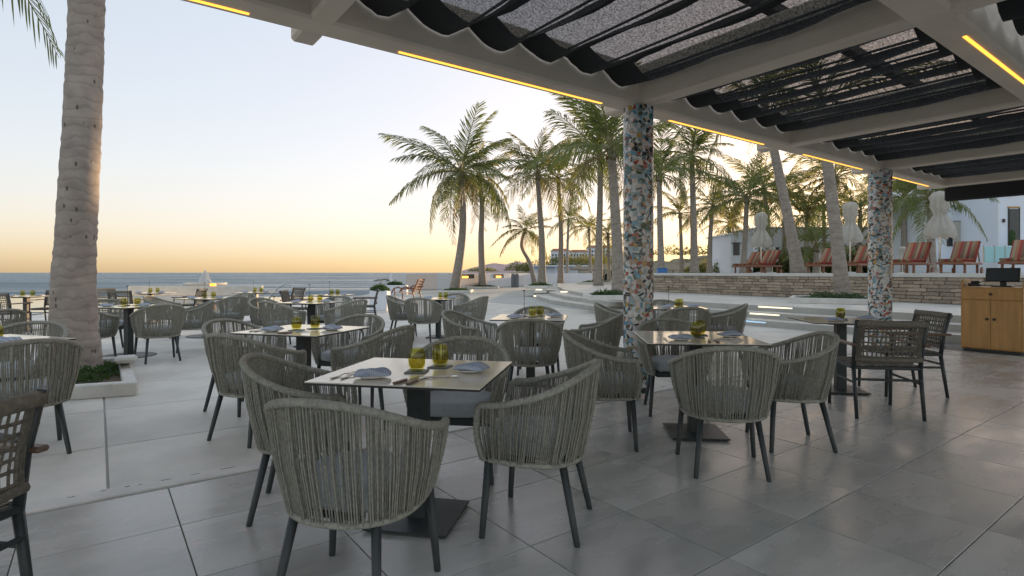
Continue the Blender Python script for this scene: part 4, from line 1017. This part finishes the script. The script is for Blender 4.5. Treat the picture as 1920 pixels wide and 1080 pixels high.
def parasol(px, Y, ytop, lb, s=1.0):
    p_ = D(px, ytop, Y); hgt = p_.z - UT; o = empty('closed_parasol', (p_.x, p_.y, UT)); tag(o, lb, 'parasol', 'closed white parasols')
    MB().tube([(0, 0, 0.04), (0, 0, hgt - .05)], .028, 8).build('pole', 'steel', o); MB().lathe([(0, 0), (.32, 0), (.32, .05), (.06, .08), (0, .08)], 20).build('base', 'kerb', o)
    b = MB(); n = 32; rr = random.Random(int(px)); prof = [(.03, 1.0), (.15, .97), (.22, .88), (.17, .80), (.19, .70), (.13, .58), (.115, .54), (.20, .42), (.27, .30), (.33, .16), (.30, .10)]
    vs = []; fs = []; Hc = min(1.75, hgt * .62)
    for i, (r_, t) in enumerate(prof):
        for k in range(n):
            a = 2 * math.pi * k / n; w = 1 + .30 * math.cos(a * 8 + i * .25) * min(1, i / 3) + rr.uniform(-.03, .03); vs.append((r_ * s * w * math.cos(a), r_ * s * w * math.sin(a), hgt - Hc + Hc * t + (.05 * math.cos(a * 4 + 1) if i == len(prof) - 1 else 0)))
    for i in range(len(prof) - 1):
        for k in range(n): fs.append((i * n + k, i * n + (k + 1) % n, (i + 1) * n + (k + 1) % n, (i + 1) * n + k))
    b.add(vs, fs); cv = b.build('canopy', 'canvas', o, smooth=True)
    MB().tube([(.125 * s * math.cos(2 * math.pi * k / 16), .125 * s * math.sin(2 * math.pi * k / 16), hgt - Hc + Hc * .56) for k in range(16)], .012, 4, closed=True).build('tie', 'kerb', cv)
parasol(1427, 26, 398, 'closed white parasol behind the left pair of loungers', 1.25)
parasol(1594, 22, 378, 'closed white parasol between leaning trunk and far column', 1.2)
parasol(1762, 18, 358, 'closed white parasol before the villa, tallest in view', 1.2)
parasol(1692, 34, 462, 'small far closed parasol right of the far column', .9)
parasol(1448, 36, 462, 'small far closed parasol behind the left loungers', .9)
parasol(1538, 34, 462, 'small far closed parasol between the leaning trunks', .9)
# villa at right
vl = empty('villa', (30, 36, UT)); tag(vl, 'large white stepped villa with dark pergola and balcony at right', 'villa')
def vbox(nm, px0, px1, py0, py1, Y, dep, mt, parent=vl, z0=None):
    a, c = D(px0, py0, Y), D(px1, py1, Y); bot = UT if z0 is None else z0
    zb = c.z if py1 < 509 else bot
    o = MB().bevbox((0, 0, 0), (c.x - a.x, dep, a.z - zb), .03).build(nm, mt, vl); o.location = Vector(((a.x + c.x) / 2, Y + dep / 2, (a.z + zb) / 2)) - vl.location
    if parent is not vl: o.parent = parent; o.location = Vector(((a.x + c.x) / 2, Y + dep / 2, (a.z + zb) / 2)) - vl.location - parent.location
    return o
w1_ = vbox('wall', 1740, 1868, 378, 510, 36, 6, 'villa_white'); w2_ = vbox('wall', 1870, 2100, 352, 510, 33, 9, 'villa_white'); w3_ = vbox('wall', 1783, 2100, 318, 405, 42.5, 7, 'villa_white')
vbox('wall', 1720, 1748, 412, 510, 38, 5, 'villa_white'); vbox('wall', 1846, 1869, 376, 510, 34.5, 1.4, 'villa_white')
for a in ((1778, 1786, 428, 462, 35.96), (1725, 1733, 428, 450, 37.96)): vbox('window', *a, .05, 'window_dark')
vbox('window', 1893, 1912, 392, 462, 32.96, .05, 'window_dark'); vbox('window', 1905, 1916, 330, 350, 32.96, .05, 'window_dark')
for a in ((1815, 1822, 340, 388), (1847, 1852, 340, 376), (1857, 1862, 340, 376), (1898, 1905, 330, 365), (1912, 1918, 330, 360)): vbox('pergola_post', *a, 36.5 if a[0] < 1870 else 32.7, .2, 'wood_dark')
vbox('pergola_beam', 1812, 1902, 346, 364, 36.2, .25, 'wood_dark'); vbox('pergola_slab', 1812, 1905, 340, 344, 36.0, 3.0, 'wood_dark')
for a in ((1789, 1810, 415, 458), (1816, 1842, 402, 456)):
    s_ = vbox('screen', *a, 35.7, .06, 'canvas')
for k in range(4): vbox('glass_panel', 1846 + k * 20, 1865 + k * 20, 462, 492, 30.5, .04, 'teal_glass')
for a in ((1778, 1786, 428, 462, 35.96), (1725, 1733, 428, 450, 37.96), (1893, 1912, 392, 462, 32.96)):
    vbox('window_frame', a[0] - 1.5, a[0], a[2] - 2, a[3], a[4] - .03, .08, 'wood_dark'); vbox('window_frame', a[1], a[1] + 1.5, a[2] - 2, a[3], a[4] - .03, .08, 'wood_dark'); vbox('lintel', a[0] - 2, a[1] + 2, a[2] - 5, a[2] - 2.2, a[4] - .05, .12, 'oak')
vbox('coping', 1738, 1870, 375.5, 377.8, 35.9, 6.2, 'cap'); vbox('coping', 1868.5, 2100, 349.5, 351.8, 32.9, 9.2, 'cap')
vbox('balcony_rail', 1790, 1846, 368, 369.2, 36.1, .06, 'metal_dark')
for k in range(8): vbox('rail_post', 1791 + k * 7.6, 1791.8 + k * 7.6, 369.4, 378, 36.12, .04, 'metal_dark')
for k in range(5): vbox('panel_post', 1845 + k * 20, 1846 + k * 20, 460, 492, 30.47, .08, 'steel')
for a in ((1789, 1810, 415, 458), (1816, 1842, 402, 456)):
    vbox('screen_frame', a[0] - 1.2, a[0], a[2] - 1.5, a[3] + 1, 35.66, .1, 'steel'); vbox('screen_frame', a[1], a[1] + 1.2, a[2] - 1.5, a[3] + 1, 35.66, .1, 'steel'); vbox('screen_rail', a[0], a[1], a[2] - 1.5, a[2], 35.66, .1, 'steel')
vbox('drain_pipe', 1872, 1873.4, 356, 492, 32.9, .08, 'plate'); vbox('wall_lamp', 1882, 1886, 410, 417, 32.88, .12, 'wood_dark')
ct = MB().tube([(0, 0, 0), (0, 0, .3), (0, 0, .8), (0, 0, .95)], [.12, .17, .15, .05], 10).build('cactus', 'shrub_leaf', smooth=True); p_ = D(1898, 462, 32); ct.location = (p_.x, p_.y, p_.z); 
tag(ct, 'short column cactus behind the teal glass balustrade', 'cactus')
lg = MB().box((0, 0, 0), (2.2, 1.6, .1)).build('ledge', 'villa_white', vl); lg.location = Vector((p_.x, p_.y, p_.z - .052)) - vl.location
# person on the balcony
p_ = D(1838, 384, 36.6); ps = empty('person', p_); tag(ps, 'person in dark clothes standing on the villa balcony', 'person')
b = MB(); b.tube([(0, 0, -.95), (0, 0, -.5), (0, 0, -.2), (0, 0, .1), (0, 0, .24), (0, 0, .30), (0, 0, .34)], [.15, .17, .16, .20, .22, .10, .06], 12); 
for s in (-1, 1): b.tube([(s * .20, 0, .22), (s * .28, -.02, -.03), (s * .16, -.22, -.12)], [.065, .05, .04], 8)
b.build('body', 'cloth_dark', ps, smooth=True); MB().lathe([(0, .33), (.06, .35), (.095, .44), (.10, .50), (.06, .58), (0, .60)], 14).build('head', 'skin', ps, smooth=True); MB().lathe([(.104, .50), (.10, .54), (.066, .595), (0, .615)], 14).build('hair', 'hair', ps, smooth=True)
# low white pool houses behind the loungers
def house(px0, px1, py0, Y, dep, lb, wins):
    a, c = D(px0, py0, Y), D(px1, 511, Y); o = empty('pool_house', ((a.x + c.x) / 2, Y, UT)); tag(o, lb, 'house')
    hh = a.z - UT; MB().bevbox((0, dep / 2, hh / 2), (c.x - a.x, dep, hh), .03).build('wall', 'villa_white', o); MB().bevbox((0, dep / 2, hh + .05), (c.x - a.x + .3, dep + .3, .12), .02).build('roof', 'white_wall', o)
    for u, z0, z1, w in wins:
        f_ = MB().box(((u - .5) * (c.x - a.x), -.02, (z0 + z1) / 2), (w, .06, z1 - z0)).build('window' if z0 > .2 else 'door', 'window_dark', o); MB().bevbox(((u - .5) * (c.x - a.x), -.03, z1 + .06), (w + .2, .1, .08), .01).build('lintel', 'wood_dark', f_)
house(1370, 1412, 440, 44, 5, 'small white pool house left of the first closed parasol', [(.25, 1.4, 2.3, .5), (.75, .5, .9, .5)])
house(1420, 1660, 428, 50, 6, 'long low white pool house behind the leaning trunks', [(.12, .05, 2.2, 1.0), (.35, .9, 2.2, 1.4), (.6, .9, 2.2, 1.4), (.85, .05, 2.2, 1.0)])
# blue cooler box on the terrace
p_ = D(1241, 511, 27); o = MB().bevbox((0, 0, .13), (.46, .3, .22), .02).bevbox((0, 0, .255), (.48, .32, .03), .01).build('cool_box', 'plastic_blue'); o.location = (p_.x, p_.y, UT); tag(o, 'small blue cool box on the terrace edge by the column', 'box')
# hotel on the headland, beach pavilion, palapas
p_ = D(1090, 489, 505); ht = empty('hotel', p_); tag(ht, 'long white hotel with red roofs on the far headland', 'hotel')
for k, (x0, x1, h) in enumerate([(-27, -10, 9), (-10, 6, 8), (6, 30, 12)]):
    MB().box(((x0 + x1) / 2, 5 + k * .4, h / 2 - 2), (x1 - x0, 10, h + 4)).build('wing', 'villa_white', ht); r_ = MB().prism([(x0 - .5, 0), (x1 + .5, 0), (x1 - 1, 0.001), (x0 + 1, 0.001)], 0, 1) ; 
    MB().add([(x0 - .5, -.8 + k * .4, h), (x1 + .5, -.8 + k * .4, h), (x1 + .5, 11, h), (x0 - .5, 11, h), (x0 + 2, 5, h + 2.2), (x1 - 2, 5, h + 2.2)], [(0, 1, 5, 4), (1, 2, 5), (2, 3, 4, 5), (3, 0, 4), (0, 3, 2, 1)]).build('roof', 'roof_red', ht)
    nwin = int((x1 - x0) / 2.6)
    for i in range(nwin):
        for j in range(int(h / 3.6)): MB().box((x0 + 1.4 + i * 2.6, -.1 + k * .4, 1.8 + j * 3.4), (1.3, .3, 1.9)).build('window', 'window_dark', ht)
p_ = D(1052, 511, 150); pv = empty('beach_pavilion', p_); tag(pv, 'flat-roofed pale pavilion beyond the parapet', 'pavilion')
MB().bevbox((0, 2, 1.75), (16.5, 6, .35), .05).build('roof', 'white_wall', pv); MB().box((-1.5, 3, .7), (12, 4, 1.75)).build('wall', 'villa_white', pv)
for k in range(6): MB().box((-7.5 + k * 3, -.8, .0), (.25, .25, 3.2)).build('post', 'white_wall', pv)
for k, (px, Y) in enumerate([(1085, 110), (1108, 100), (1133, 95), (1150, 105), (1262, 100), (1285, 110)]):
    p_ = D(px, 500, Y); o = empty('palapa', (p_.x, p_.y, p_.z - 2.2)); tag(o, 'thatched beach parasol beyond the wall, %s from the left' % ['first', 'second', 'third', 'fourth', 'fifth', 'sixth'][k], 'parasol', 'thatched parasols')
    MB().tube([(0, 0, -3), (0, 0, 2.3)], .08, 6).build('pole', 'wood_dark', o); MB().lathe([(1.6, 1.5), (1.65, 1.7), (.7, 2.3), (0, 2.7)], 14).build('thatch', 'thatch', o)
